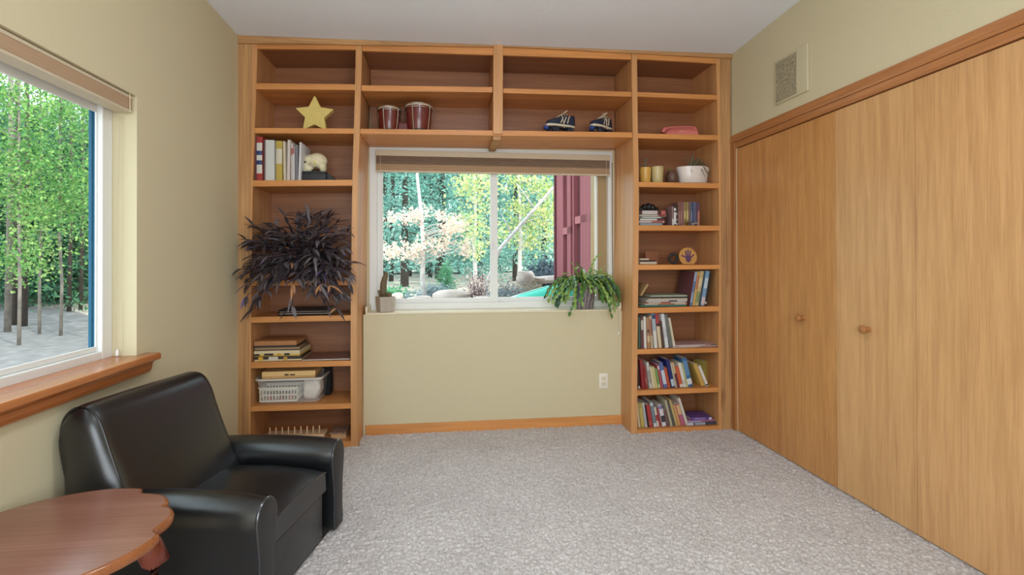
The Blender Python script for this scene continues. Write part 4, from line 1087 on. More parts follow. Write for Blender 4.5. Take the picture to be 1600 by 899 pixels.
# basket
kx0, kx1 = X(404.5, 0.06), X(466, 0.06); kz0, kz1 = tz0+0.008, Z(604.5, 0.06)
bk = thing('basket', 'small white slotted plastic basket inside the clear tub', 'basket', ((kx0+kx1)/2, 0.15, kz0))
WPL = mat('white_basket_plastic', (232, 224, 204), 0.45)
kc, kh = (kx0+kx1)/2, (kx1-kx0)/2
s = MB()
def bar(p, q, w=0.004): s.tube([p, q], w, 4)
nb = 13
for face in ((0.062, 0.19),):
    for yy in face:
        for i in range(nb):
            u = -1+2*i/(nb-1); s.hexa([(kc+u*kh*0.92-0.0028, yy-0.002, kz0), (kc+u*kh*0.92+0.0028, yy-0.002, kz0), (kc+u*kh*0.92+0.0028, yy+0.002, kz0), (kc+u*kh*0.92-0.0028, yy+0.002, kz0),
                                            (kc+u*kh*0.97-0.0028, yy-0.002, kz1), (kc+u*kh*0.97+0.0028, yy-0.002, kz1), (kc+u*kh*0.97+0.0028, yy+0.002, kz1), (kc+u*kh*0.97-0.0028, yy+0.002, kz1)])
        for z_, t_ in ((kz0, 0.010), ((kz0+kz1)/2-0.004, 0.008), (kz1-0.014, 0.014)):
            s.box((kc-kh*0.96, yy-0.003, z_), (kc+kh*0.96, yy+0.003, z_+t_))
for xx in (kc-kh*0.97, kc+kh*0.93):
    for i in range(7):
        y_ = 0.064+0.12*i/6; s.box((xx, y_-0.003, kz0), (xx+0.004, y_+0.003, kz1))
    for z_, t_ in ((kz0, 0.010), ((kz0+kz1)/2-0.004, 0.008), (kz1-0.014, 0.014)): s.box((xx, 0.062, z_), (xx+0.004, 0.19, z_+t_))
s.box((kc-kh*0.95, 0.062, kz0), (kc+kh*0.95, 0.19, kz0+0.004))
build('lattice', s, WPL, bk)
s = MB(); s.loft([rrect(kc, 0.126, kh*1.0, 0.068, 0.01, kz1), rrect(kc, 0.126, kh*1.06, 0.073, 0.012, kz1), rrect(kc, 0.126, kh*1.06, 0.073, 0.012, kz1+0.006), rrect(kc, 0.126, kh*1.0, 0.068, 0.01, kz1+0.006)]+[rrect(kc, 0.126, kh*1.0, 0.068, 0.01, kz1)], True, False)
build('rim', s, WPL, bk, smooth=True)
for i, (u, col) in enumerate(((-0.5, (190, 70, 60)), (0.1, (150, 40, 44)), (0.55, (196, 110, 90)))):
    s = MB(); s.rbox((kc+u*kh-0.014, 0.085, kz0+0.005), (kc+u*kh+0.014, 0.14, kz0+0.035), 0.006); o = build('toy_block', s, mat('toy_%d' % i, col, 0.5), loc=(kc+u*kh, 0.11, kz0+0.005), smooth=True)
    tag(o, ['small orange-red block inside the white basket near the side wall', 'small dark red block in the middle of the white basket', 'small salmon block inside the white basket near the cloth'][i], 'toy')
# crumpled cloth
s = MB(); rr = random.Random(4)
cx0, cx1 = X(467, 0.06), X(499, 0.06)
secs = []
for i in range(13):
    t = i/12; z_ = kz0-0.001+(tz1-0.02-kz0)*t
    rw = min(1.0, math.sin(pi*(0.03+0.94*t))**0.28)
    ring_ = []
    for q, (xx, yy, _z) in enumerate(rrect(0, 0, 1, 1, 0.45, 0, 9)):
        a = math.atan2(yy, xx); w_ = 1+0.05*math.sin(4*a+5*t)+0.05*math.sin(9*a-8*t)+0.03*math.sin(17*a+11*t)
        sh = 0.12*math.sin(3*t)
        ring_.append(((cx0+cx1)/2+(cx1-cx0)/2*0.86*rw*w_*(xx+sh), 0.145+0.078*rw*w_*yy, z_))
    secs.append(ring_)
s.loft(secs); o = build('folded_cloth', s, mat('white_cloth', (226, 214, 200), 0.95), loc=((cx0+cx1)/2, 0.145, kz0), smooth=True, angle=180)
tag(o, 'crumpled white cloth in the clear tub beside the basket', 'cloth')
s = MB(); 
s.tube([(X(505, 0.16), 0.16, tz1+0.001), (X(507, 0.15), 0.155, tz1+0.02), (X(511, 0.16), 0.165, tz1+0.034), (X(514, 0.17), 0.18, tz1+0.02), (X(513, 0.17), 0.20, tz1-0.01)], [0.012, 0.016, 0.018, 0.016, 0.010], 10)
s2 = MB(); s2.rbox((X(504.5, 0.12), 0.12, tz1+0.001), (X(513.5, 0.12), 0.22, tz1+0.06), 0.012)
# cream box lying on the tub
gx = game_box(409, 491.5, 592, 581.5, 0.20, mat('box_pale', (224, 186, 126), 0.6), mat('box_pale_tray', (196, 150, 90), 0.6), 'flat cream cardboard box lying across the clear tub', ((0.42, 0.50, 0.35, 0.62, (96, 70, 46)), (0.52, 0.62, 0.35, 0.58, (96, 70, 46))), 1.5, y=0.035, z=tz1+0.001, cat='box')
zpg = max(sz('LG', X(503, 0.2)), sz('LG', X(512, 0.2)))
s = MB(); s.loft([rrect(X(512.6, 0.26), 0.27, 0.026*k, 0.05*k2, 0.018*k, zpg+0.001+z_) for k, k2, z_ in ((0.7, 0.8, 0), (1, 1, 0.02), (0.95, 1, 0.12), (0.8, 0.9, 0.165), (0.9, 0.8, 0.20), (0.5, 0.5, 0.215))])
o = build('drawstring_pouch', s, mat('black_cloth', (28, 27, 30), 0.9), loc=(X(512.6, 0.26), 0.27, zpg), smooth=True, angle=180); tag(o, 'small black cloth pouch behind the clear tub', 'pouch')
# peg board and a shallow box on the bottom shelf
pgx0, pgx1 = X(418, 0.06), X(500, 0.06); zb = max(sz('LI', pgx0), sz('LI', pgx1))+0.001; ztop = Z(677.5, 0.06)
pg = thing('peg_board', 'pale wooden board with a row of upright pegs on the bottom left shelf', 'peg board', ((pgx0+pgx1)/2, 0.10, zb))
PGW = wood('pale_beech', (216, 184, 146), 0, dark=0.85)
s = MB(); s.rbox((pgx0-0.02, 0.04, zb), (pgx1+0.03, 0.16, ztop), 0.004); build('board', s, PGW, pg, smooth=True)
PGU = wood('pale_beech_upright', (222, 190, 156), 2, dark=0.85)
for i in range(9):
    x = X(420.5+9.7*i, 0.06); s = MB(); s.lathe([(0.0045, 0), (0.0045, 0.05-0.001*abs(i-6)), (0.003, 0.053), (0.0005, 0.054)], (x, 0.075, ztop-0.004), n=10); build('peg', s, PGU, pg, smooth=True)
qx0, qx1 = X(517, 0.05), X(540.5, 0.05); zq = max(sz('LI', qx0), sz('LI', qx1))+0.001
qb = thing('shallow_box', 'shallow tan box with patterned lid at the end of the bottom left shelf', 'box', ((qx0+qx1)/2, 0.11, zq))
s = MB(); s.box((qx0, 0.05, zq), (qx1, 0.20, zq+0.032)); build('tray', s, mat('box_tan2', (190, 150, 110), 0.6), qb)
s = MB(); s.box((qx0-0.012, 0.046, zq+0.0325), (qx1+0.002, 0.21, zq+0.042)); build('lid', s, mat('lid_pattern', (140, 110, 92), 0.5, noise=0.6, nscale=50), qb, bevel=0.002)

# ------------------------------------------------------------------ bongos
RED = mat('bongo_red', (104, 32, 28), 0.28, coat=0.4, noise=0.08, nscale=8); CHR = mat('chrome', (214, 214, 214), 0.18, metal=1.0)
HEAD = mat('drum_head', (214, 200, 176), 0.5); BLKM = mat('black_rubber', (30, 28, 28), 0.5)
yB = 0.13
bcx = (X(608, yB)+X(654.5, yB))/2
zbb = max(sz('BB', X(585, yB)), sz('BB', X(680, yB)))+0.001
bg_ = thing('bongo_drums', 'pair of dark red bongo drums with chrome rims on the overhead shelf', 'bongo drums', (bcx, yB, zbb))
for ul, ur, vt in ((589, 628, 170.0), (631.5, 678.0, 164.5)):
    cx = X((ul+ur)/2, yB); r = (X(ur, yB)-X(ul, yB))/2; h = Z(vt, yB, 630)-zbb-0.004
    s = MB(); s.lathe([(r*0.72, 0.0), (r*0.76, h*0.04), (r*0.86, h*0.5), (r*0.90, h*0.96), (r*0.5, h*0.965)], (cx, yB, zbb), n=32); sh = build('drum_shell', s, RED, bg_, smooth=True)
    s = MB(); s.lathe([(r*0.73, -0.0005), (r*0.775, 0.0), (r*0.79, h*0.09), (r*0.76, h*0.09)], (cx, yB, zbb), n=32); build('bottom_band', s, BLKM, sh, smooth=True)
    s = MB(); s.lathe([(r*0.90, h*0.93), (r*0.92, h*0.97), (r*0.90, h*0.985), (0.002, h*0.985)], (cx, yB, zbb), n=32); build('drum_head', s, HEAD, sh, smooth=True)
    s = MB()
    for zz_, rr_ in ((h*0.985, 0.0042), (h*0.86, 0.0036)):
        s.tube([(cx+r*0.96*math.cos(2*pi*k/36), yB+r*0.96*math.sin(2*pi*k/36), zbb+zz_) for k in range(37)], rr_, 8, caps=False)
    build('rim', s, CHR, sh, smooth=True)
    for k in range(5):
        a = R(-112+72*k); ca, sa = math.cos(a), math.sin(a)
        s = MB(); s.tube([(cx+r*q*ca, yB+r*q*sa, zbb+h*z_) for q, z_ in ((0.97, 0.98), (1.0, 0.86), (0.97, 0.62), (0.90, 0.38), (0.82, 0.05))], 0.0032, 6); build('tension_rod', s, CHR, sh, smooth=True)
s = MB(); s.box((X(622, yB), yB-0.012, zbb+0.02), (X(640, yB), yB+0.025, zbb+0.07)); build('center_block', s, RED, bg_, bevel=0.004)

# ------------------------------------------------------------------ roller skates
NAVY = mat('navy_suede', (38, 46, 66), 0.7); SOLE = mat('skate_cream', (214, 200, 178), 0.6); LACE = mat('cream_lace', (214, 196, 160), 0.8); WHL = mat('dark_wheel', (36, 40, 54), 0.4); BLUEW = mat('blue_stop', (54, 78, 140), 0.45)
def skate(cx, y, z, rz, L, label):
    r = thing('roller_skate', label, 'roller skate', (cx, y, z), rz, 'roller skates on the overhead shelf')
    zb = 0.062                                      # sole height; toe points to -x
    secs = []
    for i in range(15):
        t = i/14; x = -L/2+L*t
        hw = 0.040*(0.55+0.45*math.sin(pi*min(1, 0.12+t*1.2)/1.0)) if t < 0.6 else 0.040*(0.92-0.12*(t-0.6)/0.4)
        if i == 0: hw = 0.012
        if i == 14: hw = 0.018
        top = 0.030+0.022*min(1, t/0.25) if t < 0.25 else (0.052+0.040*(t-0.25)/0.4 if t < 0.65 else 0.092-0.006*math.sin(pi*(t-0.65)/0.35))
        if i == 0: top = 0.018
        sec = []
        for k in range(12):
            a = 2*pi*k/12
            yy = hw*math.copysign(abs(math.cos(a))**0.7, math.cos(a)); zz_ = zb+(top/2)+(top/2)*math.copysign(abs(math.sin(a))**0.7, math.sin(a))
            nar = 1-0.35*max(0, (zz_-zb)/0.09) if t > 0.3 else 1
            sec.append((x, yy*nar, zz_))
        secs.append(sec)
    s = MB(); s.loft(secs); b = build('shoe', s, NAVY, r, local=True, smooth=True, angle=70)
    s = MB(); out = []
    for i in range(28):
        a = 2*pi*i/28; out.append((L/2*1.02*math.copysign(abs(math.cos(a))**0.75, math.cos(a)), 0.041*math.copysign(abs(math.sin(a))**0.7, math.sin(a))))
    s.prism(out, 2, zb-0.008, zb+0.008); build('sole', s, SOLE, r, local=True, bevel=0.002)
    for q in range(3):
        s = MB(); x = -L*0.02+0.028*q; s.tube([(x-0.012, -0.037, zb+0.018), (x+0.004, -0.030, zb+0.042+0.009*q), (x+0.014, -0.024, zb+0.06+0.008*q)], 0.0042, 6); build('side_stripe', s, SOLE, b, local=True, smooth=True)
    s = MB()
    for q in range(5):
        x = -L*0.16+0.021*q; zt_ = zb+0.058+0.0085*q
        s.tube([(x, -0.024, zt_-0.008), (x+0.004, 0, zt_+0.006), (x+0.002, 0.024, zt_-0.008)], 0.0032, 6)
    s.tube([(-L*0.02, -0.02, zb+0.075), (-L*0.04, -0.042, zb+0.07), (-L*0.02, -0.052, zb+0.03), (0.0, -0.050, zb+0.002), (0.006, -0.048, zb-0.02)], 0.0028, 6)
    build('laces', s, LACE, b, local=True, smooth=True)
    s = MB(); s.loft([[(x, yy, z_) for yy, z_ in ((-w_, z0_), (w_, z0_), (w_*0.8, z0_+0.006), (-w_*0.8, z0_+0.006))] for x, w_, z0_ in ((-0.03, 0.018, zb+0.062), (0.03, 0.022, zb+0.098), (0.052, 0.022, zb+0.118))]); build('tongue', s, SOLE, b, local=True, bevel=0.002)
    s = MB(); s.rbox((-L*0.40, -0.022, zb-0.018), (L*0.40, 0.022, zb-0.008), 0.004); build('sole_plate', s, WHL, r, local=True, smooth=True)
    for x in (-L*0.26, L*0.26):
        s = MB(); s.box((x-0.010, -0.020, 0.030), (x+0.010, 0.020, zb-0.017)); s.tube([(x, -0.048, 0.027), (x, 0.048, 0.027)], 0.004, 8); build('axle_truck', s, CHR, r, local=True)
        for yy in (-0.036, 0.036):
            s = MB(); s.lathe([(0.008, -0.014), (0.022, -0.015), (0.0265, -0.010), (0.0265, 0.010), (0.022, 0.015), (0.008, 0.014)], n=24)
            s.move(Matrix.Translation((x, yy, 0.0268)) @ Matrix.Rotation(R(90), 4, 'X')); build('wheel', s, WHL, r, local=True, smooth=True)
    s = MB(); s.lathe([(0.012, 0.0), (0.019, -0.006), (0.019, -0.022), (0.010, -0.028)], n=16); s.move(Matrix.Translation((-L*0.47, 0, zb-0.010)) @ Matrix.Rotation(R(35), 4, 'Y')); build('toe_stop', s, BLUEW, r, local=True, smooth=True)
    return r
yk_ = 0.12
zsk = lambda u: max(sz('BB', X(u-25, yk_)), sz('BB', X(u+25, yk_)))+0.001
skate(X(876, yk_), yk_, zsk(876), R(18), 0.235, 'navy roller skate with cream laces nearer the center post')
skate(X(941.5, yk_), yk_+0.02, zsk(941), R(38), 0.235, 'navy roller skate with cream laces nearer the closet side divider')

# ------------------------------------------------------------------ right bookcase ornaments
PNK = mat('pink_plastic', (206, 112, 104), 0.35)
yP = 0.11
pcx = X(1063, yP); zp = max(sz('RB', X(1038, yP)), sz('RB', X(1088, yP)))+0.001
ph_ = thing('telephone', 'pink retro telephone on the upper right shelf', 'telephone', (pcx, yP, zp), R(-14))
hw = (X(1087, yP)-X(1040, yP))/2
s = MB(); s.loft([rrect(0, 0, hw*k, 0.085*k2, 0.018, z_) for k, k2, z_ in ((1.0, 1.0, 0.0), (1.0, 1.0, 0.022), (0.92, 0.92, 0.034), (0.70, 0.62, 0.062), (0.66, 0.55, 0.066))]); build('body', s, PNK, ph_, local=True, smooth=True, angle=60)
s = MB(); s.tube([(-hw*1.02, 0.02, 0.045), (-hw*0.9, 0.02, 0.068), (-hw*0.6, 0.02, 0.079), (0, 0.02, 0.083), (hw*0.6, 0.02, 0.079), (hw*0.9, 0.02, 0.068), (hw*1.02, 0.02, 0.045)], [0.020, 0.022, 0.014, 0.012, 0.014, 0.022, 0.020], 12); build('handset', s, PNK, ph_, local=True, smooth=True, angle=80)
s = MB(); s.lathe([(0.034, 0), (0.034, 0.006), (0.030, 0.008), (0.002, 0.008)], n=24); s.move(Matrix.Translation((0, -0.058, 0.040)) @ Matrix.Rotation(R(38), 4, 'X')); build('dial', s, mat('pink_light', (220, 150, 140), 0.35), ph_, local=True, smooth=True)

SOIL = mat('potting_soil', (58, 42, 32), 0.95, noise=0.3, nscale=80)
def pot(name, label, cx, y, z, prof, m_, cat='plant pot', n=28, sx=1, sy=1, soil=None):
    r = thing(name, label, cat, (cx, y, z))
    s = MB(); s.lathe(prof, (cx, y, z), n=n, sx=sx, sy=sy, caps=False); s.f.append(tuple(range(n))[::-1]); s.mi.append(0)
    build('pot', s, m_, r, smooth=True, angle=50)
    if soil:
        s = MB(); s.lathe([(soil[0], soil[1]), (0.001, soil[1]+0.004)], (cx, y, z), n=n, sx=sx, sy=sy, caps=False); build('soil', s, SOIL, r)
    return r
def cup(r, h, t=0.004, taper=0.86):
    return [(r*taper*0.92, 0), (r*taper, 0.004), (r*0.97, h*0.7), (r, h), (r-t, h), (r-t-0.002, h*0.85), (r*0.5, h*0.84)]
def leaf(mb, base, d, up, L, w, curl=0.0, n=5, droop=0.0):
    """lance-shaped leaf folded along the midrib"""
    d = Vector(d).normalized(); up = Vector(up); sd = d.cross(up)
    if sd.length < 1e-4: sd = d.cross(Vector((1, 0.2, 0)))
    sd.normalize(); up = sd.cross(d).normalized()
    p = Vector(base); o = len(mb.v); dd = d.copy()
    rows = []
    for i in range(n+1):
        t = i/n; ww = w*(math.sin(pi*(0.10+0.90*t)**0.8)**0.9 if t < 1 else 0.0)
        if i == 0: ww = w*0.25
        rows.append((p-sd*ww/2+up*ww*0.22, p.copy(), p+sd*ww/2+up*ww*0.22))
        dd = (dd+Vector((0, 0, -1))*droop/n+up*curl/n).normalized()
        p = p+dd*L/n
    for a, b, c in rows: mb.v += [tuple(a), tuple(b), tuple(c)]
    for i in range(n):
        q = o+3*i
        mb.f += [(q, q+1, q+4, q+3), (q+1, q+2, q+5, q+4)]; mb.mi += [0, 0]
yR = 0.10
def potz(u0, u1): return max(sz('RC', X(u0, yR)), sz('RC', X(u1, yR)))+0.001
r1 = (X(1017.5, yR)-X(999.8, yR))/2; cx1_ = X(1008.7, yR); z_ = potz(999, 1018)
h1 = Z(262.5, yR, 1008)-z_
p1 = pot('potted_succulent', 'small succulent in a mustard yellow cup by the window-side panel', cx1_, yR, z_, cup(r1, h1), mat('yellow_glaze', (214, 168, 84), 0.3, noise=0.06, nscale=20), 'potted plant', soil=(r1*0.9, h1*0.85))
s = MB(); rr = random.Random(2)
for i in range(16):
    a = rr.uniform(0, 2*pi); leaf(s, (cx1_+rr.uniform(-0.006, 0.006), yR, z_+h1*0.85+0.004*i*0.7), (math.cos(a), math.sin(a), 0.5), (0, 0, 1), 0.022, 0.013)
s.tube([(cx1_, yR, z_+h1*0.8), (cx1_+0.003, yR, z_+h1+0.055)], 0.003, 6)
for i in range(14):
    a = rr.uniform(0, 2*pi); leaf(s, (cx1_+0.003, yR, z_+h1+0.035+0.002*i), (math.cos(a), math.sin(a), 0.6), (0, 0, 1), 0.020, 0.012)
build('foliage', s, mat('grey_succulent', (132, 130, 112), 0.6), p1)
r2 = (X(1036.8, yR)-X(1018.6, yR))/2; cx2_ = X(1027.7, yR); z_ = potz(1018, 1037); h2 = Z(261.2, yR, 1027)-z_
p2 = pot('potted_succulent', 'small plant in a pale celadon cup with a drip beside the mustard cup', cx2_, yR, z_, cup(r2, h2, taper=0.9), mat('celadon_glaze', (196, 180, 128), 0.25, noise=0.05, nscale=20), 'potted plant', soil=(r2*0.9, h2*0.85))
s = MB()
for i in range(9):
    a = rr.uniform(0, 2*pi); leaf(s, (cx2_+0.012*math.cos(a), yR+0.012*math.sin(a), z_+h2*0.86), (math.cos(a), math.sin(a), 0.7), (0, 0, 1), 0.024, 0.009)
build('foliage', s, mat('dull_green', (106, 104, 66), 0.6), p2)
r3 = (X(1060, yR)-X(1041.2, yR))/2; cx3_ = X(1050.7, yR); z_ = potz(1041, 1060); h3 = Z(267.5, yR, 1050)-z_
p3 = pot('potted_succulent', 'small sprout in a round dark brown pot beside the white planter', cx3_, yR, z_, [(r3*0.6, 0), (r3*0.85, h3*0.15), (r3, h3*0.48), (r3*0.88, h3*0.82), (r3*0.66, h3), (r3*0.56, h3), (r3*0.55, h3*0.9), (r3*0.3, h3*0.89)], mat('brown_pottery', (92, 66, 52), 0.4, noise=0.25, nscale=30), 'potted plant', soil=(r3*0.55, h3*0.9))
s = MB()
for i in range(11):
    a = rr.uniform(0, 2*pi); leaf(s, (cx3_-0.01+0.01*math.cos(a), yR+0.01*math.sin(a), z_+h3*0.9), (math.cos(a)*0.5, math.sin(a)*0.5, 1), (0, 0, 1), rr.uniform(0.02, 0.05), 0.008)
build('foliage', s, mat('olive_green', (120, 116, 58), 0.6), p3)
# white oval planter with aloe
yA = 0.13
ra = (X(1110, yA)-X(1058, yA))/2*0.97; cxa = X(1083.0, yA); z_ = max(sz('RC', X(1055, yA)), sz('RC', X(1115, yA)))+0.001
WGL = mat('white_glaze', (226, 214, 206), 0.25)
za_ = z_+0.010; ha = Z(261.5, yA, 1085)-za_
p4 = pot('potted_aloe', 'aloe in a white oval planter on a saucer on the right bookcase', cxa, yA, z_, [(ra*0.78, 0.010), (ra*0.84, 0.016), (ra*0.92, ha*0.6), (ra, ha+0.006), (ra-0.006, ha+0.006), (ra*0.88, ha*0.85), (ra*0.4, ha*0.84)], WGL, 'potted plant', sy=0.62, soil=(ra*0.88, ha*0.85))
s = MB(); s.lathe([(ra*0.8, 0), (ra*0.98, 0.006), (ra*1.04, 0.012), (ra*0.99, 0.012), (ra*0.8, 0.008), (0.01, 0.008)], (cxa+0.002, yA, z_), n=32, sy=0.66); build('saucer', s, WGL, p4, smooth=True)
s = MB()
def blade(mb, pts, w):
    n = len(pts)
    mb.tube(pts, [w*(0.9-0.85*(i/(n-1))**1.5) for i in range(n)], 6)
zt = z_+ha*0.86
for pts_ in (((1077, 262), (1075, 252), (1073.5, 240)), ((1078, 262), (1081, 250), (1083, 241), (1080, 238)), ((1078, 261), (1082, 250), (1085, 243)), ((1080, 261), (1086, 252), (1090, 250)), ((1083, 260), (1090, 248), (1096, 249), (1100, 254)),
             ((1086, 260), (1093, 250), (1104, 268), (1110, 281)), ((1086, 260), (1094, 254), (1106, 270), (1112, 276)), ((1083, 260), (1082, 258), (1080, 270)), ((1087, 260), (1092, 258), (1098, 268), (1103, 280)), ((1090, 260), (1098, 255), (1108, 262), (1113, 274))):
    P_ = []
    for k, (u, v) in enumerate(pts_):
        q = yA-0.10-0.006*k if v > 258 and k >= 1 else yA-0.012*k
        q = max(q, 0.015)
        p = at(1, q, u, v); P_.append((p[0], p[1], max(p[2], zt if k == 0 else p[2])))
    blade(s, P_, 0.0062)
build('foliage', s, mat('aloe_green', (92, 98, 72), 0.5, noise=0.15, nscale=60), p4, smooth=True)
# dark trinket on the book stack, figurines in front of the paperbacks
zt_ = sz('RD', X(1015, 0.1))+0.0012+0.019+0.0155+0.017+0.013+0.013+0.031+6*0.0006
s = MB()
cxx = X(1013, 0.12); wdt = X(1026, 0.12)-cxx
for t, r_, hz in ((-0.9, 0.016, 0.03), (-0.5, 0.03, 0.045), (0.0, 0.034, 0.05), (0.5, 0.030, 0.038), (0.9, 0.018, 0.02)):
    s.ball((cxx+t*wdt, 0.12, zt_+r_*0.9), 1.0, 12, sc=(0.022, r_, r_*0.95))
o = build('beaded_pouch', s, mat('black_beads', (34, 28, 28), 0.45, noise=0.5, nscale=120, bump=0.8, bscale=180), loc=(cxx, 0.12, zt_), smooth=True, angle=180)
rm = o.modifiers.new('r', 'REMESH'); rm.mode = 'VOXEL'; rm.voxel_size = 0.004; rm.use_smooth_shade = True
tag(o, 'lumpy black beaded pouch on top of the stacked books', 'pouch')
s = MB(); cx_ = X(1074.5, 0.022); z0_ = sz('RD', cx_)+0.001
s.lathe([(0.010, 0), (0.012, 0.003), (0.006, 0.010), (0.010, 0.016), (0.014, 0.022), (0.004, 0.026), (0.001, 0.027)], (cx_, 0.022, z0_), n=12)
for sg in (-1, 1): s.tube([(cx_, 0.022, z0_+0.016), (cx_+sg*0.014, 0.022, z0_+0.020), (cx_+sg*0.020, 0.022, z0_+0.032)], [0.005, 0.004, 0.001], 6)
o = build('figurine', s, mat('brown_trinket', (110, 72, 44), 0.5), loc=(cx_, 0.022, z0_), smooth=True); tag(o, 'tiny brown horned figurine in front of the gold paperbacks', 'figurine')
s = MB(); cx_ = X(1086, 0.022)
for i in range(9): s.ball((cx_+rr.uniform(-0.022, 0.022), 0.022+rr.uniform(-0.008, 0.008), z0_+0.006+0.012*abs(math.sin(i*1.7))), 0.008, 8)
o = build('shell_trinket', s, mat('grey_shell', (146, 134, 124), 0.5), loc=(cx_, 0.022, z0_), smooth=True); tag(o, 'small knobbly grey shell in front of the blue paperbacks', 'shell')
# shelf E: card, papers, ring and the handprint plaque
g = 'papers on the hand print shelf'
zE = sz('RE', X(1010, 0.05))
flat_stack('RE', 0.03, [
    (1000, 1026, 0.020, 0.14, (214, 190, 160), 'cream', 0, (), {'word': 'booklet', 'cat': 'booklet', 'name': 'booklet', 'soft': True}),
    (1000, 1024, 0.010, 0.14, (62, 46, 38), 'dark brown', 0, (), {'word': 'booklet', 'cat': 'booklet', 'name': 'booklet', 'soft': True}),
    (1000, 1014, 0.013, 0.13, (222, 206, 176), 'ivory', 0, (), {'word': 'booklet', 'cat': 'booklet', 'name': 'booklet', 'soft': True}),
], 'little stack on the hand print shelf', g)
s = MB(); x0_, x1_ = X(1009, 0.22), X(1029, 0.22); hh = Z(393, 0.22, 1018)-zE
s.box((x0_, 0.0, 0.0), (x1_, 0.006, hh)); s.move(Matrix.Translation((0, 0.215, zE+0.002)) @ Matrix.Rotation(R(-8), 4, 'X'))
o = build('card', s, wood('card_brown', (150, 96, 66), 2, dark=0.8), loc=((x0_+x1_)/2, 0.215, zE+0.001)); tag(o, 'brown card propped upright behind the little booklets', 'card')
yQ = 0.08
cx_, cz0 = X(1052, yQ), Z(403.5, yQ, 1052); rr_ = X(1061, yQ)-cx_
zq_ = sz('RE', cx_)+0.001
s = MB()
for k in range(60):
    a = 2*pi*k/60; q = rr_*0.70; s.ball((cx_+q*math.cos(a), yQ+rr.uniform(-0.006, 0.006), zq_+rr_+q*math.sin(a)), rr_*0.28*rr.uniform(0.8, 1.08), 8)
o = build('wreath', s, mat('dark_wreath', (48, 44, 38), 0.8, noise=0.4, nscale=60), loc=(cx_, yQ, zq_), smooth=True, angle=180); tag(o, 'small dark round wreath standing beside the hand print plaque', 'wreath')
# plaque with a child's hand print pressed in
cx_ = X(1076, yQ); rx = X(1090, yQ)-cx_; zq_ = sz('RE', cx_)+0.001
n = 40; base = []
for k in range(n):
    a = 2*pi*k/n-pi/2; base.append((rx*math.cos(a)*1.0, rx*(0.98+max(-0.83, math.sin(a))*0.98)-rx*0.15))
zmn = min(b for a, b in base); base = [(a, b-zmn) for a, b in base]
TR_ = Matrix.Translation((cx_, yQ, zq_+0.002)) @ Matrix.Rotation(R(-9), 4, 'X')
pl = thing('handprint_plaque', 'round tan plaque with a purple child hand print', 'plaque', (cx_, yQ, zq_))
s = MB(); s.loft([[(a, 0.0, b) for a, b in base], [(a, 0.014, b) for a, b in base]]); s.move(TR_); build('disc', s, mat('tan_clay', (196, 144, 74), 0.7, noise=0.06, nscale=30), pl, bevel=0.002)
s = MB(); hzc = rx*0.72
palm = smooth_poly([(-0.30, -0.15), (-0.20, -0.42), (0.0, -0.52), (0.20, -0.42), (0.33, -0.1), (0.30, 0.15), (0.0, 0.22), (-0.26, 0.16)], 4)
s.loft([[(rx*a, -0.0012, hzc+rx*b) for a, b in palm], [(rx*a, 0.001, hzc+rx*b) for a, b in palm]])
def fing(x0, z0, x1, z1, w):
    d = Vector((x1-x0, 0, z1-z0)); nrm = Vector((-d.z, 0, d.x)).normalized(); ol = []
    for k in range(11):
        a = pi/2+pi*k/10 if False else -pi/2+pi*k/10
        ol.append((x1+nrm.x*w*math.sin(a)+d.normalized().x*w*math.cos(a), z1+nrm.z*w*math.sin(a)+d.normalized().z*w*math.cos(a)))
    ol += [(x0+nrm.x*w*0.9, z0+nrm.z*w*0.9), (x0-nrm.x*w*0.9, z0-nrm.z*w*0.9)]
    s.loft([[(rx*a, -0.0013, hzc+rx*b) for a, b in ol], [(rx*a, 0.001, hzc+rx*b) for a, b in ol]])
fing(-0.24, 0.05, -0.68, 0.20, 0.085); fing(-0.18, 0.12, -0.22, 0.66, 0.085); fing(0.0, 0.15, 0.04, 0.78, 0.085); fing(0.16, 0.12, 0.32, 0.66, 0.08); fing(0.26, 0.0, 0.62, 0.28, 0.075)
s.move(TR_); build('hand_print', s, mat('purple_paint', (92, 62, 96), 0.7), pl)

# ------------------------------------------------------------------ plants on the ledge and in the left bookcase
def multi(name, parts, parent=None, loc=None, smooth=True, kind=None):
    """one mesh from several (shape, material) pairs"""
    s = MB(); ms = []
    for i, (q, m_) in enumerate(parts):
        o_ = len(s.v); s.v += q.v; s.f += [tuple(a+o_ for a in f) for f in q.f]; s.mi += [i]*len(q.f); ms.append(m_)
    o = build(name, s, ms, parent, loc=loc)
    if smooth: o.data.polygons.foreach_set('use_smooth', [True]*len(o.data.polygons))
    return o
def at_sill(u, v): return at(2, WZ0, u, v)
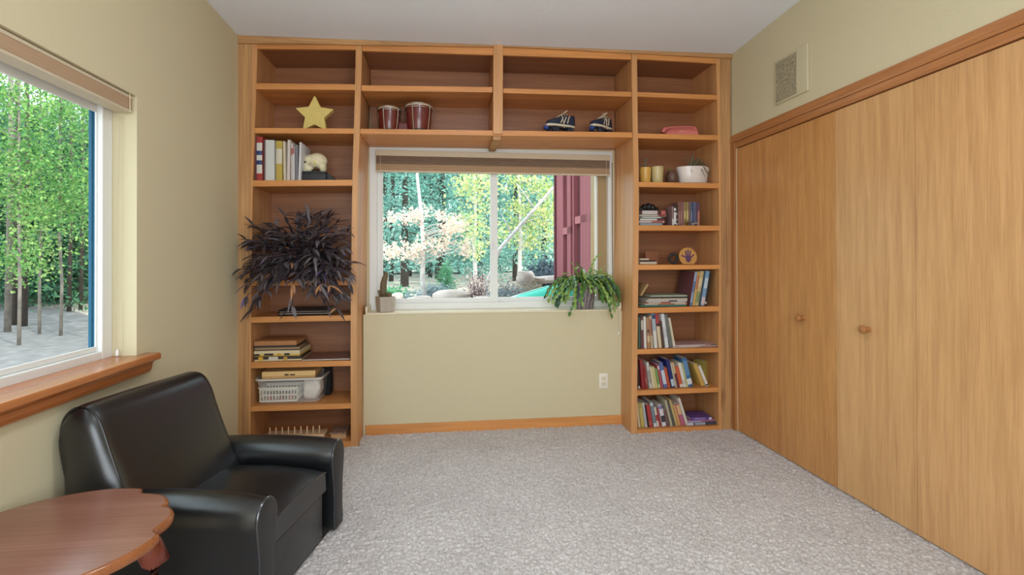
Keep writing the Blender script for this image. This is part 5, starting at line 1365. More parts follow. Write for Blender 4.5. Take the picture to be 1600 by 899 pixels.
# cactus in a square pot
p = at_sill(604, 485.6); qx, qy = p[0], 0.305
CON = mat('concrete_grey', (178, 166, 152), 0.8, noise=0.06, nscale=30)
cp = thing('potted_cactus', 'small columnar cactus in a square grey pot on the window ledge', 'potted plant', (qx, qy, WZ0), R(24))
hh = 0.112
def sq(h_, z_): return [(-h_, -h_, z_), (h_, -h_, z_), (h_, h_, z_), (-h_, h_, z_)]
s = MB(); s.loft([sq(0.052, 0.001), sq(0.058, hh), sq(0.051, hh), sq(0.050, hh-0.012)], True, True); build('pot', s, CON, cp, local=True, bevel=0.003)
s = MB(); s.loft([sq(0.0495, hh-0.014), sq(0.0495, hh-0.010)]); build('soil', s, SOIL, cp, local=True)
s = MB()
def ribbed(mb, pts, rr_, ribs=8, n=32):
    secs = []
    for p, r in zip(pts, rr_):
        secs.append([(p[0]+r*(1+0.12*math.cos(ribs*2*pi*k/n))*math.cos(2*pi*k/n), p[1]+r*(1+0.12*math.cos(ribs*2*pi*k/n))*math.sin(2*pi*k/n), p[2]) for k in range(n)])
    mb.loft(secs)
ribbed(s, [(-0.012, 0, hh-0.012), (-0.016, 0, hh+0.05), (-0.012, 0, hh+0.10), (-0.002, 0, hh+0.14), (0.008, 0, hh+0.17), (0.010, 0, hh+0.183)], [0.020, 0.022, 0.022, 0.019, 0.013, 0.003])
ribbed(s, [(-0.030, 0.01, hh-0.012), (-0.038, 0.01, hh+0.02), (-0.046, 0.01, hh+0.042), (-0.048, 0.01, hh+0.048)], [0.008, 0.010, 0.008, 0.002])
ribbed(s, [(0.024, -0.01, hh-0.012), (0.026, -0.01, hh+0.010), (0.024, -0.01, hh+0.026), (0.024, -0.01, hh+0.032)], [0.013, 0.019, 0.014, 0.003])
build('cactus_stem', s, mat('cactus_green', (112, 96, 70), 0.7, noise=0.25, nscale=90, bump=0.5, bscale=300), cp, local=True, smooth=True, angle=180)

# forest cactus with hanging segmented stems
hx, hy = X(912.5, 0.315), 0.315
hc = thing('hanging_cactus', 'bushy green segmented cactus drooping from a grey marbled pot on the ledge', 'potted plant', (hx, hy, WZ0))
MARB, mnt, mb_ = nm('marbled_glaze')
_t = mnt.nodes.new('ShaderNodeTexCoord'); _w = mnt.nodes.new('ShaderNodeTexWave'); _w.inputs['Scale'].default_value = 9; _w.inputs['Distortion'].default_value = 9; _w.inputs['Detail'].default_value = 3
_c = mnt.nodes.new('ShaderNodeValToRGB'); _c.color_ramp.elements[0].color = (*lin((88, 92, 108)), 1); _c.color_ramp.elements[1].color = (*lin((166, 146, 138)), 1)
mnt.links.new(_t.outputs['Object'], _w.inputs['Vector']); mnt.links.new(_w.outputs[0], _c.inputs[0]); mnt.links.new(_c.outputs[0], mb_.inputs['Base Color']); mb_.inputs['Roughness'].default_value = 0.3
hp = 0.205
s = MB(); s.lathe([(0.066, 0.001), (0.070, 0.006), (0.084, 0.12), (0.094, hp), (0.087, hp), (0.083, hp-0.03), (0.03, hp-0.032)], (hx, hy, WZ0), n=36); build('pot', s, MARB, hc, smooth=True)
s = MB(); s.lathe([(0.083, hp-0.028), (0.001, hp-0.022)], (hx, hy, WZ0), n=24, caps=False); build('soil', s, SOIL, hc)
rr = random.Random(11); pa = MB(); pb = MB(); pd = MB()
for i in range(130):
    a = rr.uniform(0, 2*pi); up = rr.uniform(0.2, 1.5)
    d = Vector((math.cos(a)*1.15, math.sin(a)*0.62-0.18, up)).normalized()
    p = Vector((hx+0.05*math.cos(a)*rr.random(), hy+0.04*math.sin(a)*rr.random(), WZ0+hp-0.02))
    nseg = rr.randint(5, 9); q = rr.random(); droop = rr.uniform(0.24, 0.46)
    for k in range(nseg):
        L_ = 0.040*rr.uniform(0.8, 1.2)
        if p.y+d.y*L_ > 0.392 or p.y > 0.385: d.y = -abs(d.y)*0.3-0.02
        if p.x+d.x*L_ > wx1-0.012: d.x = -0.05
        if p.z < WZ0+0.05 and p.y > 0.20 and d.z < 0: break
        if p.z < WZ0-0.02: break
        sd = Vector((-d.y, d.x, 0)); 
        if sd.length < 0.05: sd = Vector((1, 0, 0))
        upv = sd.cross(d); 
        if upv.z < 0: upv = -upv
        upv = (upv+Vector((rr.uniform(-.3, .3), -0.5, rr.uniform(-.2, .4)))).normalized()
        leaf((pa if q < 0.5 else pb if q < 0.87 else pd), p, d, upv, L_*1.05, 0.027, 0, 3)
        p = p+d*L_; d = (d+Vector((rr.uniform(-.38, .38), rr.uniform(-.30, .22), -droop+rr.uniform(-.2, .2)))).normalized()
multi('foliage', [(pa, mat('cactus_mid', (78, 118, 54), 0.32)), (pb, mat('cactus_light', (134, 164, 82), 0.32)), (pd, mat('cactus_deep', (50, 82, 58), 0.25))], hc, smooth=False)

# purple trailing plant
zD = sz('LD', 0.45)
px_, py_ = X(487, 0.16), 0.15
pp_ = thing('potted_purple_plant', 'dark purple trailing plant spilling out of the left bookcase', 'potted plant', (px_, py_, zD+0.004))
s = MB(); s.lathe([(0.07, 0.004), (0.085, 0.01), (0.105, 0.07), (0.10, 0.13), (0.088, 0.16), (0.082, 0.16), (0.09, 0.12), (0.03, 0.115)], (px_, py_, zD), n=32); build('pot', s, mat('dark_glass_pot', (44, 52, 58), 0.12), pp_, smooth=True)
s = MB(); s.lathe([(0.09, 0.118), (0.001, 0.125)], (px_, py_, zD), n=24, caps=False); build('soil', s, SOIL, pp_)
rr = random.Random(21); P1, P2, P3, P4 = MB(), MB(), MB(), MB()
zCb = sz('LC', 0.4)-0.05
def ok_purple(p):
    x, y, z = p
    if y > -0.012:
        if not (0.125 < x < 0.715): return False
        if z > zCb-0.02 or (z < zD+0.012) or y > 0.35: return False
    if y <= -0.012 and x < 0.012: return False
    return True
stems = MB()
for i in range(190):
    # aim: most stems reach out over the shelf front, to the left, up and along
    tu = rr.uniform(380, 548); tv = rr.choice([rr.uniform(335, 395)]*3+[rr.uniform(360, 430)]*4+[rr.uniform(400, 448)]*3+[rr.uniform(440, 486)])
    ty_ = rr.uniform(-0.20, 0.10) if tv < 430 else rr.uniform(-0.22, -0.05)
    if tu < 402 or tu > 540: ty_ = min(ty_, -0.05)
    if tv < 350: tu = rr.uniform(440, 535); ty_ = rr.uniform(-0.05, 0.2)
    if tv > 455: tu = rr.choice([rr.uniform(452, 480), rr.uniform(505, 535), rr.uniform(376, 410)]); ty_ = rr.uniform(-0.2, -0.06)
    tgt = Vector(at(1, ty_, tu, tv))
    st = Vector((px_+rr.uniform(-.06, .06), py_-0.03+rr.uniform(-.05, .05), zD+0.13))
    mid = (st+tgt)/2+Vector((0, rr.uniform(-0.08, 0.0), 0.10 if tv > 430 else 0.05))
    if tv > 430: mid = Vector((mid.x, min(mid.y, -0.06), max(mid.z, zD+0.12)))
    pts = []
    for k in range(9):
        t = k/8; pts.append(st*(1-t)**2+mid*2*t*(1-t)+tgt*t*t)
    pts = [q for q in pts if ok_purple(q)]
    if len(pts) < 4: continue
    stems.tube(pts, 0.0028, 5)
    for k in range(2, len(pts)):
        tdir = (pts[k]-pts[k-1]).normalized()
        sdv = tdir.cross(Vector((0, 0, 1))); 
        if sdv.length < 0.1: sdv = Vector((1, 0, 0))
        sdv.normalize()
        for sg in ((1, -1) if k == len(pts)-1 else ((1,) if (k+i) % 2 else (-1,))):
            d = (tdir*0.9+sdv*sg*rr.uniform(0.4, 1.0)+Vector((rr.uniform(-.7, .7), rr.uniform(-.6, .2), rr.uniform(-.5, .6)))).normalized()
            L_ = rr.uniform(0.06, 0.135)
            tip = pts[k]+d*L_+Vector((0, 0, -0.03))
            if not ok_purple(tip) or not ok_purple(pts[k]+d*L_*0.5): continue
            q = rr.random(); tgtm = P1 if q < 0.60 else P2 if q < 0.94 else P3 if q < 0.965 else P4
            if tv > 455 and rr.random() < 0.25: tgtm = P3
            leaf(tgtm, pts[k], d, (rr.uniform(-.3, .3), -0.45, 1), L_, rr.uniform(0.016, 0.027), 0, 5, droop=rr.uniform(0.2, 0.7))
multi('foliage', [(P1, mat('purple_dark', (66, 57, 60), 0.5)), (P2, mat('purple_grey', (106, 98, 102), 0.5)), (P3, mat('purple_violet', (112, 92, 132), 0.5)), (P4, mat('dried_tan', (176, 124, 84), 0.7)), (stems, mat('purple_stem', (84, 60, 66), 0.6))], pp_)

# ------------------------------------------------------------------ outdoors
def sstep(a, b, x): t = min(1, max(0, (x-a)/(b-a))); return t*t*(3-2*t)
def gh(x, y):
    u = x+0.28*y+1.8
    left = -0.25+max(0, math.hypot(x-1.35, y+3.6)-14)*0.10
    cen = 0.40+0.10*sstep(1, 3, y)+0.25*sstep(4, 16, y)+max(0, y-20)*0.09+0.05*math.sin(1.7*x+0.6)*math.sin(1.3*y)
    k = sstep(-0.3, 2.6, u)
    if y < 0.7: k *= sstep(-2.0, 0.7, y)
    z = left*(1-k)+cen*k
    if -0.6 < x < 4.2 and -5 < y < 0.75: z = min(z, -0.3)
    return z
s = MB(); xs = [-34+i*0.9 for i in range(76)]; ys = [-14+i*0.9 for i in range(60)]
for y in ys:
    for x in xs: s.v.append((x, y, gh(x, y)))
for j in range(len(ys)-1):
    for i in range(len(xs)-1):
        a = j*len(xs)+i; s.f.append((a, a+1, a+1+len(xs), a+len(xs))); s.mi.append(0)
o = build('ground', s, mat('forest_ground', (186, 174, 162), 0.95, noise=0.35, nscale=2.5, bump=0.6, bscale=9)); o.data.polygons.foreach_set('use_smooth', [True]*len(o.data.polygons))
tag(o, 'stony forest ground and gravel yard outside the windows', 'ground', kind='structure')
def drape(name, label, line, half, m_, lift=0.02):
    s = MB(); secs = []
    for i, (x, y) in enumerate(line):
        x2, y2 = line[min(i+1, len(line)-1)]; x1_, y1_ = line[max(i-1, 0)]
        d = Vector((x2-x1_, y2-y1_, 0)).normalized(); n_ = Vector((-d.y, d.x, 0))
        secs.append([(x+n_.x*q*half, y+n_.y*q*half, gh(x+n_.x*q*half, y+n_.y*q*half)+lift) for q in (-1, -0.5, 0, 0.5, 1)])
    s.loft(secs, False, False); o = build(name, s, m_); tag(o, label, 'road', kind='structure'); return o
def dense(pts, n=10):
    out = []
    for a, b in zip(pts, pts[1:]):
        for k in range(n): out.append((a[0]+(b[0]-a[0])*k/n, a[1]+(b[1]-a[1])*k/n))
    return out+[pts[-1]]
drape('road', 'pale sunlit dirt lane between the trees behind the window', dense([(-7, 15.5), (0, 17.5), (5, 19.5), (12, 21)]), 2.0, mat('pale_lane', (222, 206, 190), 0.95, noise=0.08, nscale=3), 0.05)
drape('road', 'grey gravel drive outside the side window', dense([(-2.0, -6), (-3.6, 0.5), (-5.2, 4.5), (-10, 8), (-22, 10)]), 3.2, mat('grey_gravel', (118, 114, 114), 0.95, noise=0.25, nscale=5, bump=0.8, bscale=14), 0.03)

def leafmesh(name, centers, n_per, spread, size, mats, parent, seed, flat=0.0, aspect=1.5, droop=0.0):
    """a crown of separate small leaf blades scattered round its twigs"""
    rs = np.random.RandomState(seed)
    C = np.repeat(np.asarray(centers, float), n_per, 0); N = len(C)
    sp = np.asarray(spread if np.ndim(spread) else [spread]*3, float)
    P = C+rs.normal(size=(N, 3))*sp
    d = rs.normal(size=(N, 3)); d[:, 2] -= droop; d[:, 2] *= (1-flat); d /= np.linalg.norm(d, axis=1)[:, None]
    u = rs.normal(size=(N, 3)); sd = np.cross(d, u); sd /= np.linalg.norm(sd, axis=1)[:, None]
    L = size*rs.uniform(0.7, 1.3, N)[:, None]; w = L/aspect
    nrm = np.cross(d, sd)
    v = np.stack([P, P+d*L*0.5+sd*w*0.5+nrm*w*0.12, P+d*L, P+d*L*0.5-sd*w*0.5+nrm*w*0.12], 1).reshape(-1, 3)
    me = bpy.data.meshes.new(name)
    me.vertices.add(4*N); me.vertices.foreach_set('co', v.astype(np.float32).ravel())
    me.loops.add(4*N); me.loops.foreach_set('vertex_index', np.arange(4*N, dtype=np.int32))
    me.polygons.add(N); me.polygons.foreach_set('loop_start', np.arange(0, 4*N, 4, dtype=np.int32))
    for m_ in mats: me.materials.append(m_)
    me.polygons.foreach_set('material_index', rs.randint(0, len(mats), N).astype(np.int32))
    me.update(); me.validate()
    o = bpy.data.objects.new(name, me); COL.objects.link(o)
    if parent is not None:
        o.parent = parent; o.location = -wloc(parent)
    return o
def lmat(name, rgb):
    if name in MATS: return MATS[name]
    mt, nt, b = nm(name); c = lin(rgb)
    b.inputs['Base Color'].default_value = (*c, 1); b.inputs['Roughness'].default_value = 0.6; b.inputs['Specular IOR Level'].default_value = 0.25
    tr = nt.nodes.new('ShaderNodeBsdfTranslucent'); tr.inputs[0].default_value = (*c, 1); mx = nt.nodes.new('ShaderNodeMixShader'); mx.inputs[0].default_value = 0.35
    nt.links.new(b.outputs[0], mx.inputs[1]); nt.links.new(tr.outputs[0], mx.inputs[2]); nt.links.new(mx.outputs[0], nt.nodes['Material Output'].inputs[0])
    MATS[name] = mt; return mt
PINE = [lmat('pine_a', (136, 188, 174)), lmat('pine_b', (164, 208, 194)), lmat('pine_c', (110, 166, 158))]
GREEN = [lmat('green_a', (112, 160, 84)), lmat('green_b', (86, 136, 76)), lmat('green_c', (150, 184, 104))]
YELG = [lmat('yelgreen_a', (214, 218, 150)), lmat('yelgreen_b', (180, 202, 136)), lmat('yelgreen_c', (228, 220, 168))]
PALE = [lmat('pale_a', (246, 228, 216)), lmat('pale_b', (240, 212, 196)), lmat('pale_c', (244, 234, 212))]
BARK = mat('grey_bark', (132, 122, 114), 0.9, noise=0.3, nscale=9, bump=0.5, bscale=25)
DBARK = mat('dark_bark', (74, 64, 58), 0.9, noise=0.3, nscale=9, bump=0.5, bscale=25)
BIRCH = mat('pale_bark', (206, 200, 196), 0.8, noise=0.28, nscale=7, stretch=(1, 1, 2.5))
def trunk_tube(pts, r0, r1, m_, parent, name='trunk', branches=()):
    s = MB(); n = len(pts); s.tube(pts, [r0+(r1-r0)*i/(n-1) for i in range(n)], 10)
    for a, b, r in branches: s.tube([a, tuple((Vector(a)+Vector(b))/2+Vector((0, 0, 0.05*(Vector(b)-Vector(a)).length))), b], [r, r*0.7, r*0.25], 6)
    return build(name, s, m_, parent, smooth=True, angle=180)
SEED = [100]
def conifer(x, y, h, w, label, group=None, base=0.12, n=26, mats=PINE, size=0.10, dens=46, bark=DBARK):
    SEED[0] += 1; rr = random.Random(SEED[0]); z0 = gh(x, y)-0.05
    t = thing('pine_tree', label, 'tree', (x, y, z0), group=group)
    br = []; cs = []
    for i in range(n):
        q = base+(0.97-base)*i/(n-1); rad = w*(1-q)**0.8+0.08
        for k in range(5):
            a = rr.uniform(0, 2*pi); r_ = rad*rr.uniform(0.7, 1.1); zz_ = z0+h*q
            tip = (x+r_*math.cos(a), y+r_*math.sin(a), zz_-r_*0.25)
            br.append(((x, y, zz_), tip, 0.012))
            for j in range(5):
                f = 0.10+0.23*j; cs.append((x+r_*f*math.cos(a), y+r_*f*math.sin(a), zz_-r_*0.25*f))
    trunk_tube([(x, y, z0), (x+0.03, y, z0+h*0.5), (x, y, z0+h)], 0.012*h+0.03, 0.015, bark, t, branches=br[::2])
    leafmesh('needles', cs, max(2, dens//8), (w*0.10, w*0.10, 0.07), size, mats, t, SEED[0], flat=0.3, aspect=3.2)
    return t
def leafy(x, y, h, label, cl, n_per, spread, size, mats, bark, group=None, r0=0.06, lean=(0, 0), name='aspen_tree', bare=False):
    """trunk with limbs running to the leaf clusters cl (absolute points)"""
    SEED[0] += 1; rr = random.Random(SEED[0]); z0 = gh(x, y)-0.05
    t = thing(name, label, 'tree', (x, y, z0), group=group)
    top = Vector((x+lean[0], y+lean[1], z0+h))
    P_ = [Vector((x, y, z0)).lerp(top, k/6)+Vector((rr.uniform(-.03, .03), 0, 0))*(k > 0) for k in range(7)]
    br = []
    for c in cl[::3]:
        f = min(0.95, max(0.18, (c[2]-z0-0.3*math.hypot(c[0]-x, c[1]-y))/h)); a = Vector((x, y, z0)).lerp(top, f)
        br.append((tuple(a), tuple(c), 0.011))
    trunk_tube([tuple(p) for p in P_], r0, r0*0.25, bark, t, branches=br)
    leafmesh('leaves', cl, n_per, spread, size, mats, t, SEED[0])
    return t
def pxp(u, v, Y): return tuple(at(1, Y, u, v))
# --- behind the back window
rr = random.Random(5)
def cl_px(boxes, Y, n, dy=0.4):
    out = []
    for (u0, u1, v0, v1), k in boxes:
        for _ in range(k): out.append(pxp(rr.uniform(u0, u1), rr.uniform(v0, v1), Y+rr.uniform(-dy, dy)))
    return out
b0_ = pxp(665, 462, 4.6); t0_ = pxp(648, 250, 4.6)
leafy(b0_[0], 4.6, t0_[2]-gh(b0_[0], 4.6)+0.8, 'slim pale-barked aspen with creamy pink autumn leaves beside the boulders', cl_px([((602, 650, 384, 400), 26), ((650, 700, 374, 392), 20), ((686, 726, 340, 366), 28), ((640, 690, 324, 340), 18), ((604, 640, 334, 346), 10), ((700, 735, 376, 402), 12)], 4.5, 0, 0.25), 16, 0.05, 0.05, PALE, BIRCH, r0=0.046, lean=(t0_[0]-b0_[0]-0.02, 0))
q = pxp(742, 440, 7.0)
leafy(q[0], 7.0, 3.2, 'pale yellow-green young aspen standing behind the twiggy shrub', cl_px([((718, 768, 273, 300), 26), ((738, 768, 300, 330), 8), ((722, 768, 336, 392), 26)], 7, 0), 26, 0.13, 0.07, YELG[::2]+[lmat('pale_green', (178, 214, 160))], BIRCH, r0=0.05)
q = pxp(812, 420, 8.0)
leafy(q[0], 8.0, 3.6, 'yellow-green aspen in front of the red shed corner', cl_px([((785, 868, 275, 300), 20), ((795, 868, 318, 345), 26), ((784, 850, 345, 385), 26), ((845, 871, 290, 372), 16)], 8, 0), 26, 0.13, 0.075, YELG+[GREEN[2]], BIRCH, r0=0.055)
# leaning bare trunk
a_ = pxp(780, 390, 5.4); b_ = pxp(872, 285, 5.4); g0 = (a_[0]-0.35, 5.4, gh(a_[0]-0.35, 5.4)-0.05)
t = thing('leaning_trunk', 'bare pale trunk leaning toward the red shed', 'tree trunk', g0)
trunk_tube([g0, a_, tuple((Vector(a_)+Vector(b_))/2), b_, tuple(Vector(b_)+(Vector(b_)-Vector(a_))*0.4)], 0.045, 0.015, BIRCH, t, branches=[(pxp(800, 367, 5.4), pxp(783, 335, 5.3), 0.016), (pxp(812, 353, 5.4), pxp(820, 410, 5.4), 0.016), (pxp(835, 327, 5.4), pxp(805, 285, 5.3), 0.016)])
FG = 'pines of the forest behind the back window'
for i, (u, Y, h, w_) in enumerate(((632, 9.5, 6.5, 1.7), (690, 10.5, 7, 1.9), (748, 12, 7, 2.0), (806, 11, 6.5, 1.9), (850, 13, 7, 2.0), (600, 13, 7.5, 2.0), (664, 15, 8, 2.2), (720, 16, 8, 2.2), (778, 17, 8.5, 2.3), (832, 18, 9, 2.4), (570, 17, 8, 2.2), (890, 20, 9, 2.6), (610, 22, 9, 2.6), (660, 25, 10, 3.0), (730, 26, 10, 3.0), (800, 27, 10, 3.0))):
    x = pxp(u, 400, Y)[0]
    conifer(x, Y, h, w_, 'tall blue-green pine of the dense forest behind the window', FG, base=0.13 if Y < 12 else 0.06, dens=80, size=0.12 if Y < 14 else 0.2, n=30)
for i, (u, Y) in enumerate(((611, 11), (672, 13.2), (683, 11.8), (640, 14))):
    x = pxp(u, 400, Y)[0]; t = thing('bare_pine_trunk', 'thin dark pine trunk standing near the pale lane', 'tree trunk', (x, Y, gh(x, Y)-0.05), group='thin dark trunks near the lane')
    trunk_tube([(x, Y, gh(x, Y)-0.05), (x+0.05, Y, gh(x, Y)+2.5), (x, Y, gh(x, Y)+6)], 0.07, 0.05, DBARK, t)
# shrubs
def shrub(x, y, h, w_, label, mats, n, size, twigs=26, spread=0.07, name='shrub', aspect=1.6, bark=BARK):
    SEED[0] += 1; rr = random.Random(SEED[0]); z0 = gh(x, y)-0.03
    t = thing(name, label, 'shrub', (x, y, z0)); s = MB(); cs = []
    for k in range(twigs):
        a = rr.uniform(0, 2*pi); r_ = w_*math.sqrt(rr.random()); hz = h*rr.uniform(0.55, 1.0)*(1-0.35*(r_/w_)**2)
        tip = Vector((x+r_*math.cos(a), y+r_*math.sin(a), z0+hz)); b = Vector((x+0.25*r_*math.cos(a), y+0.25*r_*math.sin(a), z0))
        md = (tip+b)/2+Vector((rr.uniform(-.03, .03), rr.uniform(-.03, .03), 0.02)); s.tube([b, md, tip], [0.010, 0.007, 0.003], 5)
        for f in (0.45, 0.7, 0.9, 1.0): cs.append(tuple(b.lerp(tip, f)))
    build('twigs', s, bark, t)
    leafmesh('leaves', cs, n, spread, size, mats, t, SEED[0], aspect=aspect)
    return t
q = pxp(748, 455, 4.3); shrub(q[0], 4.3, 0.62, 0.24, 'twiggy shrub with sparse pale leaves by the boulders', PALE[:2]+[lmat('dusty', (196, 178, 178))], 4, 0.035, twigs=60, bark=mat('mauve_twig', (128, 108, 112), 0.9))
q = pxp(853, 420, 6.2); shrub(q[0], 6.2, 0.75, 0.42, 'dark blue-grey bush beside the red shed', [lmat('bluegrey_a', (84, 98, 112)), lmat('bluegrey_b', (108, 122, 134))], 24, 0.06, twigs=40)
q = pxp(806, 440, 4.6); shrub(q[0], 4.6, 0.42, 0.34, 'low dry bush behind the turquoise canoe', [lmat('dry_a', (190, 178, 160)), lmat('dry_b', (150, 146, 146))], 16, 0.05, twigs=46, aspect=4)
q = pxp(829, 415, 5.2); shrub(q[0], 5.2, 0.36, 0.2, 'pale dry grass clump above the upper boulder', [lmat('straw_a', (214, 202, 178)), lmat('straw_b', (186, 178, 160))], 14, 0.10, twigs=40, aspect=7)
q = pxp(615, 455, 4.8); shrub(q[0], 4.8, 0.30, 0.22, 'low bright green bush at the window corner behind the square pot', [lmat('bright_a', (98, 168, 124)), lmat('bright_b', (126, 186, 140))], 26, 0.05, twigs=30)
q = pxp(682, 450, 4.9); shrub(q[0], 4.9, 0.32, 0.22, 'blue-grey sage bush beside the pale aspen trunk', [lmat('sage_a', (150, 170, 176)), lmat('sage_b', (176, 190, 190))], 24, 0.05, twigs=34)
q = pxp(640, 462, 4.2); shrub(q[0], 4.2, 0.22, 0.24, 'blue-grey sage bush in front of the boulders', [lmat('sage_a', (150, 170, 176)), lmat('sage_b', (176, 190, 190))], 22, 0.045, twigs=34)
q = pxp(790, 455, 4.0); shrub(q[0], 4.0, 0.25, 0.2, 'grey-green sage bush at the tip of the canoe', [lmat('sage_a', (150, 170, 176)), lmat('dry_b', (150, 146, 146))], 22, 0.045, twigs=34)
x, y = pxp(697, 430, 6.0)[0], 6.0
conifer(x, y, 0.62, 0.26, 'small bright green pine sapling in the middle of the yard', base=0.02, n=14, mats=[lmat('bright_a', (98, 168, 124)), lmat('bright_b', (126, 186, 140))], size=0.05, dens=64)
# boulders
ROCK = mat('pale_granite', (196, 182, 174), 0.9, noise=0.25, nscale=5, bump=0.8, bscale=10)
def boulder(u, v, Y, rx, ry, rz, seed, label):
    x, y_, z_ = pxp(u, v, Y); rs = random.Random(seed)
    s = MB(); s.ball((0, 0, 0), 1.0, 18); ph_ = [rs.uniform(0, 6) for _ in range(6)]
    vs = []
    for p in s.v:
        x1_, y1_, z1_ = p; k = 1+0.16*math.sin(2.6*x1_+ph_[0])*math.sin(2.2*y1_+ph_[1])+0.10*math.sin(5*z1_+ph_[2]+3*x1_)
        z2 = min(z1_, 0.62+0.1*x1_)
        vs.append((x+rx*x1_*k, Y+ry*y1_*k, z_+rz*z2*k))
    s.v = vs; o = build('boulder', s, ROCK, loc=(x, Y, gh(x, Y)), smooth=True, angle=50); tag(o, label, 'boulder', 'pale boulders outside the back window')
boulder(708, 462, 4.2, 0.26, 0.2, 0.13, 1, 'pale flat boulder below the small green sapling')
boulder(822, 432, 5.0, 0.17, 0.16, 0.14, 2, 'pale boulder under the dry grass clump')
boulder(852, 436, 5.2, 0.22, 0.18, 0.08, 3, 'low flat boulder just above the canoe')
boulder(618, 466, 4.0, 0.12, 0.12, 0.10, 4, 'pale rounded boulder behind the square cactus pot')
boulder(752, 470, 4.0, 0.20, 0.16, 0.09, 5, 'low pale boulder at the foot of the twiggy shrub')
boulder(655, 470, 3.9, 0.2, 0.15, 0.09, 6, 'low pale boulder at the foot of the aspen trunk')
# red shed: side wall along y with battens, gable end hidden
RED_ = mat('barn_red', (150, 84, 92), 0.75, noise=0.08, nscale=6, stretch=(1, 1, 0.2)); REDT = mat('barn_red_trim', (168, 100, 106), 0.7); REDD = mat('barn_red_dark_and_shade', (96, 44, 54), 0.8)
Sx0, Sy0 = pxp(874, 400, 4.2)[0], 4.2                 # front corner seen at the left
sA = Vector((Sx0, 4.2, 0)); sB = Vector((pxp(946, 400, 2.4)[0], 2.4, 0))
sd_ = (sB-sA).normalized(); sn = Vector((sd_.y, -sd_.x, 0))
if sn.x > 0: sn = -sn
wl_ = (sB-sA).length
shed = thing('shed', 'red board shed with wide battens outside the right half of the window', 'shed', (Sx0, 4.2, gh(Sx0, 4.2)))
def sbox(mb, a0_, a1_, d0, d1, z0_, z1_):
    P_ = []
    for z_ in (z0_, z1_):
        for (a, d) in ((a0_, d0), (a1_, d0), (a1_, d1), (a0_, d1)):
            p = sA+sd_*a+sn*d; P_.append((p.x, p.y, z_))
    mb.hexa(P_)
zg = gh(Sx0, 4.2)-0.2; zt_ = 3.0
s = MB(); sbox(s, 0, wl_+0.6, -1.6, 0, zg, zt_); build('wall_siding', s, REDD, shed)  # backing in darker red: shadow between the boards put into the colour
def apx(u):                                            # distance along the wall seen at pixel column u
    best = min(range(0, 400), key=lambda i: abs((lambda p: PX+F*(CM@(np.array([p.x, p.y, 1.3])-CAM))[0]/(CM@(np.array([p.x, p.y, 1.3])-CAM))[2])(sA+sd_*(wl_*1.3*i/400))-u))
    return wl_*1.3*best/400
s = MB()
for u0, u1, d in ((874.5, 885, 0.05), (891, 897, 0.05), (901.2, 903, 0.06), (912.5, 915.7, 0.05), (916, 921.4, 0.05), (921.7, 927, 0.05), (927.3, 950, 0.05)): sbox(s, apx(u0), apx(u1), 0, d, zg, zt_)
build('boards', s, RED_, shed)
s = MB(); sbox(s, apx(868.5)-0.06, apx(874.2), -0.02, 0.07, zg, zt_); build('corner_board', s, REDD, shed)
zmid = pxp(905, 356, 3.3)[2]
for u0, u1, z_ in ((884.5, 897, zmid-0.02), (904, 929, zmid+0.10)):
    s = MB(); sbox(s, apx(u0), apx(u1), 0, 0.05, z_-0.05, z_+0.05); build('cross_rail', s, REDT, shed)
s = MB(); sbox(s, -0.25, wl_+0.9, -1.8, 0.28, zt_, zt_+0.10); build('roof', s, mat('shed_roof', (96, 84, 84), 0.9), shed)
# overturned canoe in front of the shed
CAN = mat('turquoise_hull', (64, 190, 168), 0.4)
c0 = Vector(pxp(770, 465, 2.6)); c1 = Vector(pxp(905, 441, 3.2)); c0.z -= 0.02
cn = thing('canoe', 'turquoise overturned canoe hull lying outside the sliding pane', 'canoe', (c0.x, c0.y, c0.z-0.1))
dv = (c1-c0); ax = Vector((dv.x, dv.y, 0)).normalized(); pn = Vector((-ax.y, ax.x, 0)); secs = []
for i in range(17):
    t = i/16; c = c0+dv*t*1.25; prof_w = 0.22*math.sin(pi*min(0.5, 0.03+t*0.55)); hz = 0.05+0.11*math.sin(pi*min(0.5, 0.05+t*0.6))
    secs.append([tuple(c+pn*prof_w*math.cos(pi*k/12)+Vector((0, 0, -0.125+hz*math.sin(pi*k/12)**0.8-0.0))) for k in range(13)])
s = MB(); s.loft(secs, True, True); build('hull', s, CAN, cn, smooth=True)
s = MB(); s.tube([tuple(Vector(q[6])+Vector((0, 0, 0.003))) for q in secs], 0.010, 6); build('keel_strip', s, mat('hull_light', (170, 226, 214), 0.4), cn, smooth=True)
# grasses: uncountable blades near the window
SEED[0] += 1
gp = []
for _ in range(700):
    u = rr.uniform(596, 860); Y = rr.uniform(2.6, 4.8); x = pxp(u, 450, Y)[0]; gp.append((x, Y, gh(x, Y)+0.02))
o = leafmesh('dry_grass', gp, 9, (0.05, 0.05, 0.02), 0.13, [lmat('straw_a', (214, 202, 178)), lmat('straw_b', (186, 178, 160)), lmat('sage_b', (176, 190, 190))], None, 77, aspect=9, droop=-2.2)
tag(o, 'pale dry grass blades growing below the back window', 'grass', kind='stuff')

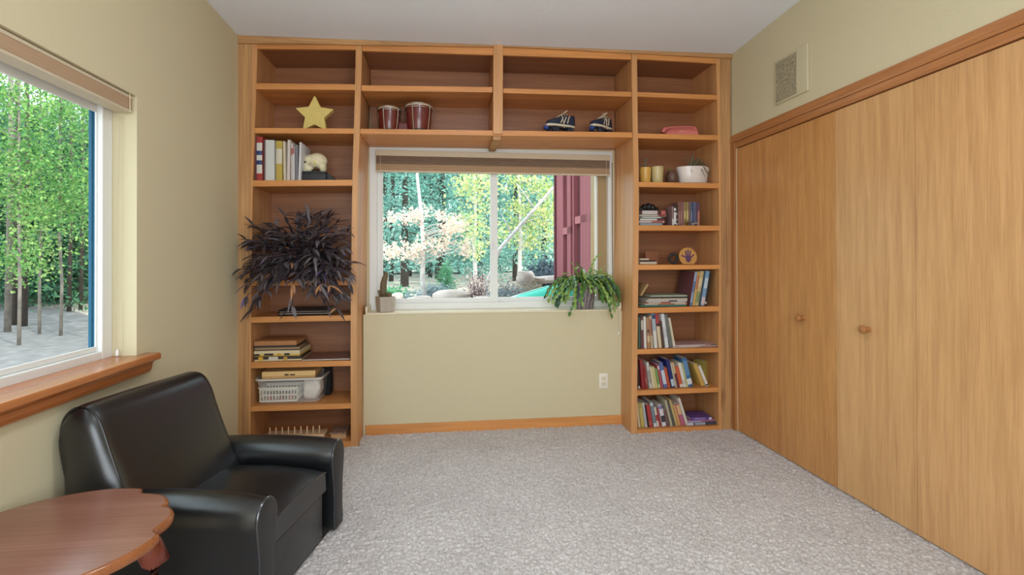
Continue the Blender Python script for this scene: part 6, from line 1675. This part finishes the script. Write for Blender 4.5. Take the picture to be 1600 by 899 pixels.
# --- beyond the side window
def brg(u, dist):                                     # a place on the ground along the pixel column u
    d = CM.T @ np.array([(u-PX)/F, 0.0, 1.0]); d = d[:2]/np.hypot(*d[:2]); return CAM[0]+d[0]*dist, CAM[1]+d[1]*dist
SG = 'pines beyond the gravel drive'
for i, (u, D, h, w_) in enumerate(((-40, 19, 5.5, 1.8), (-10, 20, 5.0, 1.8), (25, 18.5, 4.6, 1.7), (60, 20, 5.2, 1.8), (90, 18, 4.4, 1.7), (118, 19.5, 5.0, 1.8), (145, 18, 4.6, 1.7), (175, 20, 5.2, 1.9), (5, 25, 6.5, 2.4), (50, 26, 6.2, 2.4), (100, 25, 6.4, 2.4), (150, 26, 6.5, 2.4))):
    x, y = brg(u, D); conifer(x, y, h, w_, 'green pine of the forest edge beyond the gravel drive', SG, base=0.06, mats=[lmat('fir_a', (84, 132, 96)), lmat('fir_b', (104, 152, 112)), lmat('fir_c', (64, 108, 88))], dens=64, size=0.16, n=26)
for i, (u, D, r_, h) in enumerate(((12, 14.5, 0.06, 8), (23, 15.2, 0.055, 7.5), (38, 15.0, 0.06, 7.5), (108, 16.5, 0.05, 7), (126, 16.8, 0.045, 7))):
    x, y = brg(u, D); z0 = gh(x, y)
    t_ = thing('bare_pine_trunk', ['grey trunk at the edge of the side window', 'dark straight trunk beside the grey one beyond the drive', 'dark brown trunk standing alone beyond the drive', 'thin dark trunk near the teal casing board', 'thinnest dark trunk beside the teal casing board'][i], 'tree trunk', (x, y, z0-0.05))
    trunk_tube([(x, y, z0-0.05), (x+0.06, y, z0+h*0.5), (x, y, z0+h)], r_, r_*0.5, BARK if i == 0 else DBARK, t_)
def cl_b(boxes, D, dd=0.9):
    out = []
    for (u0, u1, v0, v1), k in boxes:
        for _ in range(k):
            u, v = rr.uniform(u0, u1), rr.uniform(v0, v1); d = CM.T @ np.array([(u-PX)/F, (PY-v)/F, 1.0]); q = CAM+d/np.hypot(d[0], d[1])*(D+rr.uniform(-dd, dd)); out.append(tuple(q))
    return out
for i, (u, D, boxes, mats, lab) in enumerate((
    (30, 12.5, [((-30, 60, 100, 200), 24), ((-20, 70, 215, 340), 40), ((0, 50, 380, 415), 8)], GREEN, 'leafy green aspen filling the near side of the side window'),
    (95, 13.5, [((60, 140, 150, 235), 26), ((70, 140, 240, 345), 34)], GREEN[:2]+[lmat('green_d', (130, 176, 112))], 'leafy green aspen whose crown touches the teal casing board'),
    (62, 14.0, [((30, 110, 118, 190), 12), ((30, 110, 300, 370), 26), ((10, 80, 385, 430), 10)], [GREEN[2], GREEN[0], YELG[1]], 'yellower green aspen between the two leafy ones beyond the drive'),
    (160, 12.0, [((130, 230, 120, 380), 60)], GREEN, 'leafy green aspen hidden mostly behind the window frame'),
    )):
    x, y = brg(u, D); leafy(x, y, 6.6, lab, cl_b(boxes, D), 60, 0.19, 0.062, mats, BARK, r0=0.030)
